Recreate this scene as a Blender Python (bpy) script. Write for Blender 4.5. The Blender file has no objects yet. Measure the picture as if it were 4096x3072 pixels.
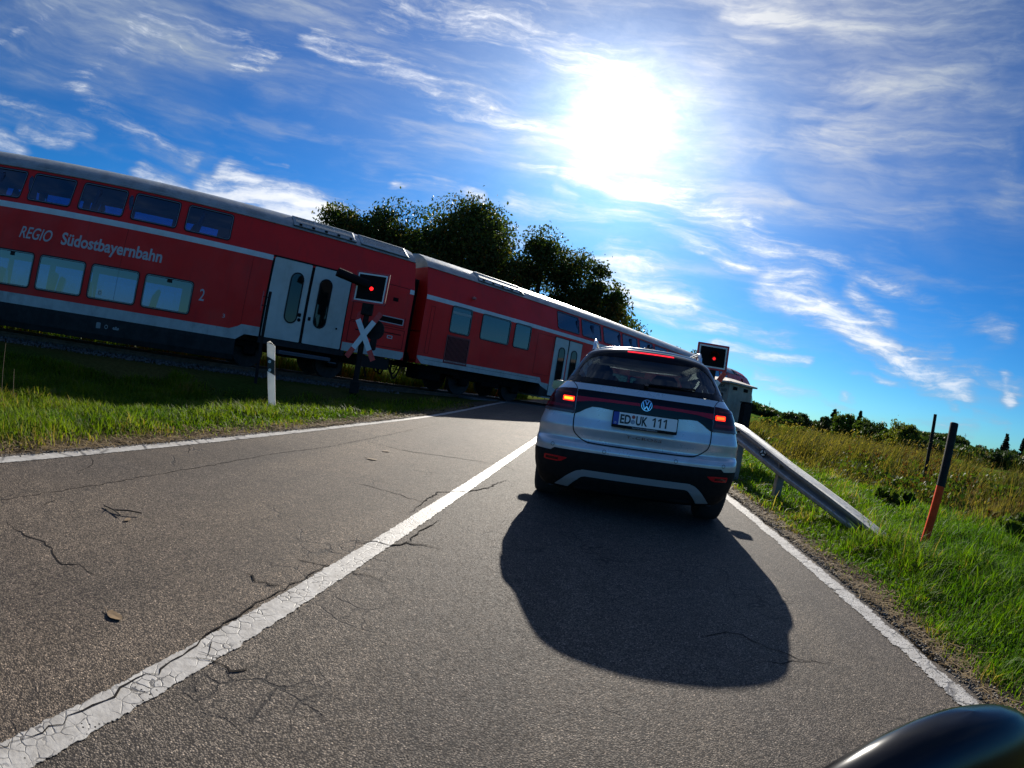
import bpy, math, random
import numpy as np
from mathutils import Vector, Matrix
R = math.radians
scene = bpy.context.scene
col = scene.collection

# ------------------------------------------------------------------ camera (wide action-camera lens)
cd = bpy.data.cameras.new('camera'); cam = bpy.data.objects.new('camera', cd); col.objects.link(cam)
cd.type = 'PANO'; cd.sensor_fit = 'HORIZONTAL'; cd.sensor_width = 36.0; cd.sensor_height = 27.0
cd.clip_start = 0.05; cd.clip_end = 5000
cc = cd
cc.panorama_type = 'FISHEYE_LENS_POLYNOMIAL'
cc.fisheye_fov = R(179)
cc.fisheye_polynomial_k0 = 0.0
cc.fisheye_polynomial_k1 = -0.056269001520360074
cc.fisheye_polynomial_k2 = -5.594082822407479e-06
cc.fisheye_polynomial_k3 = -4.512568565611429e-06
cc.fisheye_polynomial_k4 = -3.974047569243354e-08
cx_, cy_, cz_ = (0.9716138, 0.1718526, 0.1625833), (-0.161064, -0.0228432, 0.9866796), (-0.1732774, 0.9848578, -0.0054845)
cam.matrix_world = Matrix(((cx_[0], cy_[0], -cz_[0], 0), (cx_[1], cy_[1], -cz_[1], 0), (cx_[2], cy_[2], -cz_[2], 0.985), (0, 0, 0, 1)))
scene.camera = cam

# ------------------------------------------------------------------ sun, sky, exposure
SUN_AZ, SUN_EL = -1.7, 27.0          # azimuth from +Y towards +X
SUN_STRENGTH, SKY_STRENGTH, EXPOSURE = 5.0, 0.06, 0.95
sd = Vector((math.sin(R(SUN_AZ)) * math.cos(R(SUN_EL)), math.cos(R(SUN_AZ)) * math.cos(R(SUN_EL)), math.sin(R(SUN_EL))))
sl = bpy.data.lights.new('sun', 'SUN'); sl.energy = SUN_STRENGTH; sl.angle = R(0.5); sl.color = (1.0, 0.93, 0.82)
so = bpy.data.objects.new('sun', sl); col.objects.link(so)
so.rotation_euler = (-sd).to_track_quat('-Z', 'Y').to_euler()

scene.view_settings.view_transform = 'Standard'; scene.view_settings.look = 'None'
scene.view_settings.exposure = EXPOSURE; scene.view_settings.gamma = 1.0; scene.view_settings.use_curve_mapping = False
cy = scene.cycles
cy.use_denoising = True
try: cy.denoiser = 'OPENIMAGEDENOISE'
except Exception: pass
cy.max_bounces = 7; cy.diffuse_bounces = 3; cy.glossy_bounces = 4; cy.transmission_bounces = 6; cy.transparent_max_bounces = 24
cy.sample_clamp_indirect = 6.0; cy.caustics_reflective = False; cy.caustics_refractive = False
cy.use_adaptive_sampling = True; cy.adaptive_threshold = 0.008

class NT:
    """small helper round a node tree"""
    def __init__(s, tree): s.t = tree; s.n = tree.nodes; s.l = tree.links
    def node(s, typ, **kw):
        n = s.n.new(typ)
        for k, v in kw.items(): setattr(n, k, v)
        return n
    def put(s, sock, v):
        if v is None: return
        if isinstance(v, bpy.types.NodeSocket): s.l.new(v, sock)
        elif hasattr(v, '__len__') and sock.type == 'RGBA' and len(v) == 3: sock.default_value = (*v, 1)
        else: sock.default_value = v
    def math(s, op, a, b=None, c=None, clamp=False):
        n = s.node('ShaderNodeMath', operation=op); n.use_clamp = clamp
        for i, v in enumerate((a, b, c)):
            if v is not None: s.put(n.inputs[i], v)
        return n.outputs[0]
    def vmath(s, op, a, b=None, scale=None):
        n = s.node('ShaderNodeVectorMath', operation=op); s.put(n.inputs[0], a)
        if b is not None: s.put(n.inputs[1], b)
        if scale is not None: s.put(n.inputs['Scale'], scale)
        return n.outputs['Value'] if op in ('DOT_PRODUCT', 'LENGTH', 'DISTANCE') else n.outputs[0]
    def ramp(s, f, lo, hi, a=0.0, b=1.0, smooth=True):
        n = s.node('ShaderNodeMapRange', interpolation_type='SMOOTHSTEP' if smooth else 'LINEAR')
        s.put(n.inputs[0], f); n.inputs[1].default_value = lo; n.inputs[2].default_value = hi
        s.put(n.inputs[3], a); s.put(n.inputs[4], b)
        return n.outputs[0]
    def mix(s, f, a, b, blend='MIX'):
        n = s.node('ShaderNodeMix', data_type='RGBA', blend_type=blend)
        s.put(n.inputs[0], f); s.put(n.inputs[6], a); s.put(n.inputs[7], b)
        return n.outputs[2]
    def noise(s, vec, scale, detail=4, rough=0.55, dist=0.0):
        n = s.node('ShaderNodeTexNoise'); s.put(n.inputs['Vector'], vec); n.inputs['Scale'].default_value = scale
        n.inputs['Detail'].default_value = detail; n.inputs['Roughness'].default_value = rough; n.inputs['Distortion'].default_value = dist
        return n.outputs[0]
    def noisec(s, vec, scale, detail=3):
        n = s.node('ShaderNodeTexNoise'); s.put(n.inputs['Vector'], vec); n.inputs['Scale'].default_value = scale; n.inputs['Detail'].default_value = detail
        return n.outputs[1]
    def voro(s, vec, scale, feature='F1', out=0, rand=1.0):
        n = s.node('ShaderNodeTexVoronoi', feature=feature); s.put(n.inputs['Vector'], vec); n.inputs['Scale'].default_value = scale
        n.inputs['Randomness'].default_value = rand
        return n.outputs[out]
    def mapping(s, vec, scale=(1, 1, 1), rot=(0, 0, 0), loc=(0, 0, 0)):
        n = s.node('ShaderNodeMapping'); s.put(n.inputs[0], vec); n.inputs[1].default_value = loc; n.inputs[2].default_value = rot; n.inputs[3].default_value = scale
        return n.outputs[0]

# clouds: wispy cirrus laid out by compass bearing and height above the horizon (degrees)
def build_world():
    w = bpy.data.worlds.new('World'); scene.world = w; w.use_nodes = True
    T = NT(w.node_tree); T.n.clear()
    out = T.node('ShaderNodeOutputWorld'); bg = T.node('ShaderNodeBackground'); T.l.new(bg.outputs[0], out.inputs[0])
    bg.inputs[1].default_value = SKY_STRENGTH
    sky = T.node('ShaderNodeTexSky', sky_type='NISHITA'); sky.sun_disc = False
    sky.sun_elevation = R(SUN_EL); sky.sun_rotation = R(SUN_AZ); sky.altitude = 500; sky.air_density = 1.0; sky.dust_density = 0.35; sky.ozone_density = 2.5
    d = T.node('ShaderNodeTexCoord').outputs['Generated']
    sep = T.node('ShaderNodeSeparateXYZ'); T.l.new(d, sep.inputs[0]); x, y, z = sep.outputs
    az = T.math('MULTIPLY', T.math('ARCTAN2', x, y), 180 / math.pi)
    el = T.math('MULTIPLY', T.math('ARCSINE', z), 180 / math.pi)
    cmb = T.node('ShaderNodeCombineXYZ'); T.l.new(az, cmb.inputs[0]); T.l.new(el, cmb.inputs[1]); p = cmb.outputs[0]
    base = sky.outputs[0]
    hs = T.node('ShaderNodeHueSaturation'); T.l.new(base, hs.inputs['Color']); hs.inputs['Saturation'].default_value = SKY_SAT; hs.inputs['Value'].default_value = 1.0; hs.inputs['Hue'].default_value = SKY_HUE
    base = T.mix(1.0, hs.outputs[0], T.mix(T.ramp(el, 0, 26), SKY_LOW, SKY_TINT), 'MULTIPLY')
    # domain warp for feathery edges
    wv = T.vmath('SUBTRACT', T.noisec(T.mapping(p, (0.03, 0.06, 1), (0, 0, R(12))), 1.0, 3), (0.5, 0.5, 0.5))
    pv = T.vmath('ADD', p, T.vmath('SCALE', wv, None, 4.0))
    soft = T.noise(T.mapping(pv, (0.035, 0.26, 1), (0, 0, R(17))), 1.0, 7, 0.58, 0.15)
    wc = T.vmath('SUBTRACT', T.noisec(T.mapping(p, (0.06, 0.13, 1), (0, 0, R(12))), 1.0, 6), (0.5, 0.5, 0.5))
    pw = T.vmath('ADD', p, T.vmath('SCALE', wc, None, 5.5))
    fine = T.noise(T.mapping(pw, (0.10, 0.55, 1), (0, 0, R(14))), 1.0, 9, 0.66, 0.6)
    fineb = T.noise(T.mapping(pw, (0.33, 0.75, 1), (0, 0, R(18))), 1.0, 9, 0.68, 0.4)
    segs = [  # polyline (bearing, height), half-width at each end, density
        ([(-2, 25.2), (6.4, 24.2), (13.7, 21.3), (21.6, 16.6)], 1.6, 2.3, .62),
        ([(8, 23.4), (15.5, 21.2), (29.8, 18.0), (36.4, 15.8), (47, 12.6)], 1.0, .8, .5),
        ([(17.5, 15.2), (24.7, 13.2), (32.5, 10.3), (38.4, 7.6), (43, 6.6)], 1.5, 1.1, 1.15),
        ([(28.6, 15.8), (32.3, 13.0)], 1.0, .8, .75), ([(33, 10.3), (40, 10.5)], .9, .5, .6), ([(36.5, 9.2), (48, 7.2)], .7, .6, .7),
        ([(24, 12.0), (33, 8.3), (39, 6.8)], .7, .8, .55), ([(31, 9.3), (34.5, 7.6)], .7, .4, .5),
        ([(-12.7, 20.4), (0.9, 20.6), (9.9, 18.0), (15.8, 16.6)], 1.2, .8, .45),
        ([(3, 20.2), (12.3, 18.0), (21, 15.6)], .9, .7, .35),
        ([(-1, 14.4), (4, 13.0), (8.6, 11.6)], 2.2, 1.0, .95), ([(0, 11.6), (7.3, 10.2), (14, 9.8)], 1.2, .6, .85),
        ([(9, 11), (20, 9.2)], 1.2, .6, .3),
        ([(12.5, 7.5), (22.5, 6.8)], .75, .35, 1.05), ([(26, 6.9), (35.5, 6.4)], .4, .3, .6), ([(25, 2.8), (33, 2.4)], .4, .3, .3), ([(18, 4.5), (24, 3.2)], .7, .5, .35), ([(27.5, 3.9), (28.6, 3.6)], .5, .4, .5),
        ([(36, 3.2), (44, 3.0)], .5, .6, .35), ([(44, 4.2), (48, 3.2)], .5, .4, .35), ([(39, 6.5), (41.5, 4.8)], .6, .4, .45),
        ([(-43.8, 33.4), (-31.7, 32.4), (-15.9, 30.1), (-3, 26.3)], 1.2, 1.5, .55),
        ([(-37.4, 39.6), (-16.1, 39.8), (-2, 37.5)], 1.6, 2.5, .5),
        ([(-66, 27), (-70.1, 22.7), (-67, 20.5), (-58.6, 18.6), (-52, 18.3)], 1.1, .8, .42),
        ([(-65.5, 30), (-51.3, 32), (-47, 30.2), (-50.9, 28.6)], 1.6, 1.3, .45),
        ([(-47.6, 17.9), (-43.6, 16.8)], 1.0, .8, 1.0), ([(-49, 15.2), (-42, 15.4), (-34, 14.8)], 1.3, 1.4, 1.2), ([(-41, 13.6), (-33, 12.6)], 1.6, 1.6, 1.3), ([(-58, 15.4), (-49, 14.6)], .7, .9, .7),
        ([(-44.8, 19.9), (-40.5, 19.7)], .4, .25, .6), ([(-27.6, 20.3), (-22, 20.6), (-17, 20.3)], .5, .5, .75), ([(-35.5, 16.5), (-32, 15.9)], .5, .5, .8),
        ([(-81.3, 22.8), (-77.4, 28.9)], .9, .9, .5), ([(-77, 14.9), (-73, 14.2)], 1.1, .8, .95), ([(-78, 18.6), (-66, 17.2)], .9, .6, .5), ([(-74, 16.2), (-67, 15.9)], .5, .5, .5),
        ([(-12.8, 25.2), (-9.2, 24.7)], .8, .6, .6), ([(-8.2, 22.4), (-6, 22.3)], .6, .5, .6), ([(-7, 25.4), (-2, 24.6), (3, 24.3)], 1.3, 1.3, .85),
        ([(47, 8.2), (47.6, 5.4)], .6, .4, .9)]
    total = None
    for pts, w0, w1, k in segs:
        L = np.cumsum([0] + [math.dist(a, b) for a, b in zip(pts, pts[1:])]); L = L / L[-1]
        for i, (a, b) in enumerate(zip(pts, pts[1:])):
            wd = w0 + (w1 - w0) * (L[i] + L[i + 1]) / 2
            ab = Vector((b[0] - a[0], b[1] - a[1], 0)); A = (a[0], a[1], 0)
            q = T.vmath('SUBTRACT', pw if total is None else T.vmath('ADD', pw, T.math('MULTIPLY', total, 1e-6)), A)   # (chained so that few values stay live at once)
            t = T.math('DIVIDE', T.vmath('DOT_PRODUCT', q, ab), ab.length_squared, clamp=True)
            dist = T.vmath('LENGTH', T.vmath('SUBTRACT', q, T.vmath('SCALE', ab, None, t)))
            m = T.ramp(dist, 0, wd * 2.9, (.42 + .60 * k) * 1.1, 0)
            total = m if total is None else T.math('SMOOTH_MAX', total, m, 0.12)
    fibre = T.noise(T.mapping(pw, (0.045, 1.05, 1), (0, 0, R(19))), 1.0, 6, 0.6, 0.3)
    er = T.math('ADD', T.math('MULTIPLY', T.math('SUBTRACT', fine, .5), 1.05), T.math('ADD', T.math('MULTIPLY', T.math('SUBTRACT', fineb, .5), .6), T.math('MULTIPLY', T.math('SUBTRACT', fibre, .5), 1.2)))
    streak = T.ramp(T.math('ADD', T.math('MULTIPLY', total, .80), er), .10, 1.45)
    streak = T.math('MULTIPLY', streak, T.ramp(total, .02, .50))
    # thin veil high up, denser left and above the sun
    veil = T.noise(T.mapping(pv, (0.020, 0.055, 1), (0, 0, R(10)), (3.1, 1.7, 0)), 1.0, 5, 0.5, 0.2)
    vm = T.math('MULTIPLY', T.ramp(veil, 0.36, 0.70, 0.10, 0.78), T.ramp(el, 14, 34, 0.0, 1.0))
    vm = T.math('MULTIPLY', vm, T.math('MULTIPLY', T.ramp(soft, 0.25, 0.70, 0.50, 1.2), T.ramp(fibre, .3, .7, .7, 1.15)))
    vm = T.math('MULTIPLY', vm, T.ramp(az, 18, 52, 1.0, 0.55))
    vm = T.math('MULTIPLY', vm, T.ramp(T.math('ABSOLUTE', az), 85, 130, 1.0, 0.35))
    hole = T.math('MULTIPLY', T.ramp(az, -62, -46, 0, 1), T.ramp(az, -20, -6, 1, 0))
    vm = T.math('MULTIPLY', vm, T.math('SUBTRACT', 1.0, T.math('MULTIPLY', hole, T.ramp(el, 22, 31, .8, 0))))
    wisp = T.math('MULTIPLY', T.math('MULTIPLY', T.ramp(soft, 0.44, 0.74, 0.0, 0.42), T.ramp(fibre, .3, .7, .4, 1.1)), T.ramp(el, 1.5, 12, .35, 1))
    cloud = T.math('ADD', T.math('MAXIMUM', streak, vm), wisp, clamp=True)
    # aureole of the sun shining through the cirrus
    c = T.vmath('DOT_PRODUCT', T.vmath('NORMALIZE', d), tuple(sd_glow))
    ang = T.math('MULTIPLY', T.math('ARCCOSINE', T.math('MINIMUM', c, 0.99999)), 180 / math.pi)
    ang = T.math('ADD', ang, T.math('MULTIPLY', T.math('ADD', T.math('SUBTRACT', fineb, .5), T.math('SUBTRACT', soft, .5)), 5.0))
    g1 = T.math('DIVIDE', GLOW[0], T.math('ADD', 1.0, T.math('POWER', T.math('DIVIDE', T.math('MAXIMUM', ang, 0), 1.75), 2.35)))
    g2 = T.math('MULTIPLY', GLOW[1], T.math('EXPONENT', T.math('DIVIDE', ang, -11.0)))
    glow = T.math('ADD', g1, g2)
    cc_ = T.mix(T.ramp(ang, 5, 50, 1, 0), CLOUD_COL, CLOUD_SUN)
    cc_ = T.mix(T.ramp(streak, .15, .8), cc_, T.mix(T.ramp(ang, 5, 60, 1, 0), PUFF_COL, (11.0, 11.0, 11.0)))
    colr = T.mix(cloud, base, cc_)
    gl = T.node('ShaderNodeCombineXYZ')
    for i, k in enumerate((1.0, .97, .92)): T.l.new(T.math('MULTIPLY', glow, k), gl.inputs[i])
    colr = T.mix(1.0, colr, gl.outputs[0], 'ADD')
    T.l.new(colr, bg.inputs[0])
    try: w.cycles.sampling_method = 'MANUAL'; w.cycles.sample_map_resolution = 512
    except Exception: pass
SKY_SAT, SKY_HUE, SKY_TINT = 1.25, 0.5, (0.09, 0.60, 0.98); SKY_LOW = (0.28, 0.68, 1.0)
GLOW = (60.0, 5.0); CLOUD_COL = (2.9, 3.6, 4.8); CLOUD_SUN = (7.5, 7.6, 7.8); PUFF_COL = (6.6, 7.1, 7.9)
sd_glow = Vector((math.sin(R(-1.6)) * math.cos(R(31.8)), math.cos(R(-1.6)) * math.cos(R(31.8)), math.sin(R(31.8))))
build_world()

# ------------------------------------------------------------------ materials
MATS = {}
def mat(name, colr=(.5, .5, .5), rough=.5, metal=0.0, spec=.5, coat=0.0, var=0.0, vscale=3.0, bump=0.0, bscale=40.0, emit=None, estr=0.0, dirt=None, coord='Object'):
    if name in MATS: return MATS[name]
    m = bpy.data.materials.new(name); m.use_nodes = True; T = NT(m.node_tree); b = T.n['Principled BSDF']
    tc = T.node('ShaderNodeTexCoord').outputs[coord]
    c = (*colr, 1)
    if var > 0 or dirt:
        n = T.noise(tc, vscale, 6, .6)
        c = T.mix(T.ramp(n, .3, .7), tuple(x * (1 - var) for x in colr), tuple(min(1, x * (1 + var)) for x in colr))
        if dirt:
            dn = T.noise(tc, vscale * .6, 8, .7)
            c = T.mix(T.ramp(dn, .45, .75, 0, dirt[1]), c, dirt[0])
            if name.startswith('train'):                 # rain streaks running down the sides
                c = T.mix(T.ramp(T.noise(T.mapping(tc, (2.2, 2.2, .18)), 3.0, 6, .7), .50, .78, 0, dirt[1] * .8), c, dirt[0])
    T.put(b.inputs['Base Color'], c); b.inputs['Roughness'].default_value = rough; b.inputs['Metallic'].default_value = metal
    b.inputs['Specular IOR Level'].default_value = spec; b.inputs['Coat Weight'].default_value = coat; b.inputs['Coat Roughness'].default_value = .05
    if var > 0: T.put(b.inputs['Roughness'], T.ramp(T.noise(tc, vscale * 2.3, 4), .3, .7, max(0, rough - .1), min(1, rough + .12)))
    if bump:
        bn = T.node('ShaderNodeBump'); bn.inputs['Strength'].default_value = bump; bn.inputs['Distance'].default_value = .01
        T.l.new(T.noise(tc, bscale, 5, .6), bn.inputs['Height']); T.l.new(bn.outputs[0], b.inputs['Normal'])
    if emit: b.inputs['Emission Color'].default_value = (*emit, 1); b.inputs['Emission Strength'].default_value = estr
    MATS[name] = m; return m

def glass_mat(name, tint, refl=.12, rough=.01, trans=1.0):
    """thin tinted pane: see-through plus a fresnel mirror"""
    m = bpy.data.materials.new(name); m.use_nodes = True; T = NT(m.node_tree); T.n.clear()
    out = T.node('ShaderNodeOutputMaterial'); tr = T.node('ShaderNodeBsdfTransparent'); gl = T.node('ShaderNodeBsdfGlossy')
    tr.inputs[0].default_value = (*tint, 1); gl.inputs['Roughness'].default_value = rough; gl.inputs[0].default_value = (.9, .95, 1, 1)
    fr = T.node('ShaderNodeFresnel'); fr.inputs[0].default_value = 1.5
    fac = T.math('ADD', T.math('MULTIPLY', fr.outputs[0], 1.2), refl, clamp=True)
    mx = T.node('ShaderNodeMixShader'); T.l.new(fac, mx.inputs[0]); T.l.new(tr.outputs[0], mx.inputs[1]); T.l.new(gl.outputs[0], mx.inputs[2]); T.l.new(mx.outputs[0], out.inputs[0])
    MATS[name] = m; return m

def leaf_mat(name, ca, cb, trans=.35, cc=None, rough=.55):
    """foliage or grass: two-sided, light comes through; per-leaf tint from the point attribute 'rnd'"""
    m = bpy.data.materials.new(name); m.use_nodes = True; T = NT(m.node_tree); T.n.clear()
    out = T.node('ShaderNodeOutputMaterial')
    at = T.node('ShaderNodeAttribute'); at.attribute_name = 'rnd'
    c = T.mix(at.outputs['Fac'], ca, cb)
    if cc is not None: c = T.mix(T.ramp(at.outputs['Fac'], .82, .9), c, cc)
    pb = T.node('ShaderNodeBsdfPrincipled'); T.put(pb.inputs['Base Color'], c); pb.inputs['Roughness'].default_value = rough; pb.inputs['Specular IOR Level'].default_value = .10 if rough < .8 else .03
    tl = T.node('ShaderNodeBsdfTranslucent'); T.put(tl.inputs[0], T.mix(1.0, c, (1.5, 1.6, .55), 'MULTIPLY'))
    mx = T.node('ShaderNodeMixShader'); mx.inputs[0].default_value = trans
    T.l.new(pb.outputs[0], mx.inputs[1]); T.l.new(tl.outputs[0], mx.inputs[2]); T.l.new(mx.outputs[0], out.inputs[0])
    MATS[name] = m; return m

def asphalt_mat():
    m = bpy.data.materials.new('asphalt'); m.use_nodes = True; T = NT(m.node_tree); b = T.n['Principled BSDF']
    p = T.node('ShaderNodeTexCoord').outputs['Object']
    st = T.voro(p, 165, 'F1', 1)                       # stone colours
    sd_ = T.voro(p, 165, 'F1', 0)
    sepc = T.node('ShaderNodeSeparateColor'); T.l.new(st, sepc.inputs[0])
    c = T.mix(T.ramp(sepc.outputs[0], .05, .95), (.058, .050, .041), (.146, .125, .103))
    c = T.mix(T.ramp(sepc.outputs[1], .93, .99), c, (.30, .25, .20))
    c = T.mix(T.ramp(sd_, .42, .72), c, (.026, .023, .021))
    big = T.noise(T.mapping(p, (1, .35, 1)), .9, 6, .6)
    c = T.mix(1.0, c, T.mix(T.ramp(big, .3, .7), (.78, .78, .80), (1.18, 1.14, 1.08)), 'MULTIPLY')
    med = T.noise(p, 7, 6, .65); grn = T.noise(p, 34, 4, .7)
    c = T.mix(1.0, c, T.mix(T.ramp(grn, .3, .7), (.80, .80, .80), (1.20, 1.20, 1.20)), 'MULTIPLY')
    c = T.mix(1.0, c, T.mix(T.ramp(med, .3, .7), (.86, .86, .86), (1.12, 1.12, 1.12)), 'MULTIPLY')
    # older lighter lane on the left, repair patches with straight edges
    sx = T.node('ShaderNodeSeparateXYZ'); T.l.new(p, sx.inputs[0])
    lane = T.ramp(T.math('ADD', sx.outputs[0], T.math('MULTIPLY', T.math('SUBTRACT', med, .5), .1)), -1.05, -1.0, 1, 0)
    c = T.mix(T.math('MULTIPLY', lane, .5), c, T.mix(1.0, c, (1.12, 1.02, .92), 'MULTIPLY'))
    for (x0, x1, y0, y1, k) in ((-3.5, -2.66, 6.0, 8.6, 1.28), (-2.60, -.95, 3.6, 5.45, 1.12), (-1.5, .9, 9.0, 14.0, 1.15), (-3.6, -2.7, 2.2, 4.2, .9)):
        mm = T.math('MULTIPLY', T.math('MULTIPLY', T.ramp(sx.outputs[0], x0, x0 + .03), T.ramp(sx.outputs[0], x1 - .03, x1, 1, 0)), T.math('MULTIPLY', T.ramp(sx.outputs[1], y0, y0 + .08), T.ramp(sx.outputs[1], y1 - .08, y1, 1, 0)))
        c = T.mix(T.math('MULTIPLY', mm, .8), c, T.mix(1.0, c, (k, k * .98, k * .95), 'MULTIPLY'))
    # wheel tracks polished a little darker and smoother, tar seam along the lane joint
    for xc, k in ((-2.75, .90), (-1.55, .92), (-.25, .90), (1.25, .92)): c = T.mix(T.math('MULTIPLY', T.ramp(T.math('ABSOLUTE', T.math('SUBTRACT', T.math('ADD', sx.outputs[0], T.math('MULTIPLY', T.math('SUBTRACT', big, .5), .5)), xc)), .10, .38, 1, 0), .8), c, T.mix(1.0, c, (k, k, k), 'MULTIPLY'))
    stain = T.noise(T.mapping(p, (1, .5, 1), loc=(2.3, 8.1, 0)), 2.2, 5, .6); c = T.mix(T.ramp(stain, .60, .78, 0, .45), c, T.mix(1.0, c, (.62, .60, .60), 'MULTIPLY'))
    # hairline crazing
    wv = T.vmath('ADD', p, T.vmath('SCALE', T.noisec(p, 5, 4), None, .16))
    hc = T.math('MULTIPLY', T.ramp(T.voro(wv, 1.7, 'DISTANCE_TO_EDGE'), .006, .018, 1, 0), T.ramp(T.noise(T.mapping(p, loc=(7, 3, 0)), .8, 3), .62, .70))
    hc2 = T.math('MULTIPLY', T.ramp(T.voro(wv, 6.5, 'DISTANCE_TO_EDGE'), .015, .04, 1, 0), T.ramp(T.noise(T.mapping(p, loc=(4, 2, 0)), 1.1, 3), .57, .66))
    hc = T.math('MAXIMUM', hc, hc2)
    c = T.mix(T.math('MULTIPLY', hc, .85), c, (.02, .018, .017))
    T.put(b.inputs['Base Color'], c); T.put(b.inputs['Roughness'], T.ramp(sepc.outputs[2], 0, 1, .72, .92)); b.inputs['Specular IOR Level'].default_value = .22
    h = T.math('ADD', T.math('MULTIPLY', T.ramp(sd_, 0, .7, 1, 0), 1.0), T.math('MULTIPLY', T.noise(p, 38, 3), .9))
    h = T.math('SUBTRACT', h, T.math('MULTIPLY', hc, 2.0))
    bn = T.node('ShaderNodeBump'); bn.inputs["Strength"].default_value = .6; bn.inputs["Distance"].default_value = .003
    T.l.new(h, bn.inputs['Height']); T.l.new(bn.outputs[0], b.inputs['Normal'])
    MATS['asphalt'] = m; return m

def paint_mat(name, wear, cellscale, pit, ragged=.30):
    """worn road paint: crazed, chipped at the edges; bare asphalt shows through where it has gone"""
    m = bpy.data.materials.new(name); m.use_nodes = True; T = NT(m.node_tree); b = T.n['Principled BSDF']; out = T.n['Material Output']
    p = T.node('ShaderNodeTexCoord').outputs['Object']
    uv = T.node('ShaderNodeUVMap').outputs[0]; su = T.node('ShaderNodeSeparateXYZ'); T.l.new(uv, su.inputs[0])
    e = T.math('ABSOLUTE', T.math('SUBTRACT', su.outputs[0], .5))     # 0 middle, .5 edge
    n = T.noise(p, 22, 5, .7); nb = T.noise(p, 3.0, 4, .6)
    keep = T.ramp(T.math('ADD', T.math('ADD', e, T.math('MULTIPLY', T.math('SUBTRACT', n, .5), ragged)), T.math('MULTIPLY', T.math('SUBTRACT', nb, .5), wear)), .40, .425, 1, 0)
    wv = T.vmath('ADD', p, T.vmath('SCALE', T.noisec(p, 30, 3), None, .018))
    cr = T.ramp(T.voro(wv, cellscale, 'DISTANCE_TO_EDGE'), .015, .06, 1, 0)
    cr = T.math('MULTIPLY', cr, T.ramp(T.noise(p, 6, 4), .40, .58))
    pt = T.math('MULTIPLY', T.ramp(T.voro(p, 70, 'F1', 0), .18, .30, 1, 0), T.ramp(T.noise(p, 9, 4), 1 - pit - .1, 1 - pit))
    c = T.mix(T.ramp(T.noise(p, 14, 6, .7), .3, .75), (.25, .235, .21), (.40, .385, .355))
    c = T.mix(T.math('MULTIPLY', cr, .85), c, (.06, .055, .05))
    T.put(b.inputs['Base Color'], c); b.inputs['Roughness'].default_value = .55
    bn = T.node('ShaderNodeBump'); bn.inputs['Strength'].default_value = .5; bn.inputs['Distance'].default_value = .004
    T.l.new(T.math('SUBTRACT', T.noise(p, 60, 4), cr), bn.inputs['Height']); T.l.new(bn.outputs[0], b.inputs['Normal'])
    tr = T.node('ShaderNodeBsdfTransparent'); mx = T.node('ShaderNodeMixShader')
    T.l.new(T.math('MULTIPLY', keep, T.math('SUBTRACT', 1.0, pt)), mx.inputs[0]); T.l.new(tr.outputs[0], mx.inputs[1]); T.l.new(b.outputs[0], mx.inputs[2]); T.l.new(mx.outputs[0], out.inputs[0])
    MATS[name] = m; return m

def soil_mat():
    m = bpy.data.materials.new('soil'); m.use_nodes = True; T = NT(m.node_tree); b = T.n['Principled BSDF']
    p = T.node('ShaderNodeTexCoord').outputs['Object']
    n = T.noise(p, .25, 7, .6); f = T.noise(p, 14, 6, .7)
    g = T.mix(T.ramp(n, .35, .65), (.035, .060, .012), (.075, .070, .022))
    c = T.mix(T.ramp(f, .3, .7), T.mix(1.0, g, (.55, .55, .5), 'MULTIPLY'), g)
    # near the road edges: bare earth, fines and gravel
    sx = T.node('ShaderNodeSeparateXYZ'); T.l.new(p, sx.inputs[0])
    e = T.math('ABSOLUTE', T.math('ADD', sx.outputs[0], .70))
    edge = T.math('MULTIPLY', T.ramp(T.math('ADD', e, T.math('MULTIPLY', f, .5)), 3.15, 3.55, 1, 0), T.ramp(sx.outputs[1], 18, 22, 1, 0))
    earth = T.mix(T.ramp(T.noise(p, 60, 5, .7), .3, .7), (.028, .021, .013), (.105, .082, .058))
    c = T.mix(edge, c, earth)
    far = T.ramp(T.vmath('LENGTH', p), 45, 90, 0, 1)
    c = T.mix(far, c, T.mix(T.ramp(T.noise(p, .03, 4), .4, .6), (.060, .115, .014), (.085, .105, .020)))
    T.put(b.inputs['Base Color'], c); b.inputs['Roughness'].default_value = 1.0; b.inputs['Specular IOR Level'].default_value = .0
    bn = T.node('ShaderNodeBump'); bn.inputs['Strength'].default_value = .8; bn.inputs['Distance'].default_value = .04
    T.l.new(f, bn.inputs['Height']); T.l.new(bn.outputs[0], b.inputs['Normal'])
    MATS['soil'] = m; return m

# ------------------------------------------------------------------ objects, labels
def tag(o, label=None, cat=None, group=None, kind=None):
    if label: o['label'] = label
    if cat: o['category'] = cat
    if group: o['group'] = group
    if kind: o['kind'] = kind
    return o
def thing(name, label, cat, loc=(0, 0, 0), rotz=0.0, group=None):
    o = bpy.data.objects.new(name, None); col.objects.link(o); o.empty_display_size = .2
    o.location = loc; o.rotation_euler = (0, 0, rotz)
    return tag(o, label, cat, group)
def link(name, me, mats, parent=None):
    for m in (mats if isinstance(mats, (list, tuple)) else [mats]): me.materials.append(m)
    o = bpy.data.objects.new(name, me); col.objects.link(o)
    if parent is not None: o.parent = parent
    return o
def copy_tree(o, parent=None):
    c = o.copy(); col.objects.link(c)
    if parent is not None: c.parent = parent
    for ch in list(o.children): copy_tree(ch, c)
    return c

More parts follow.
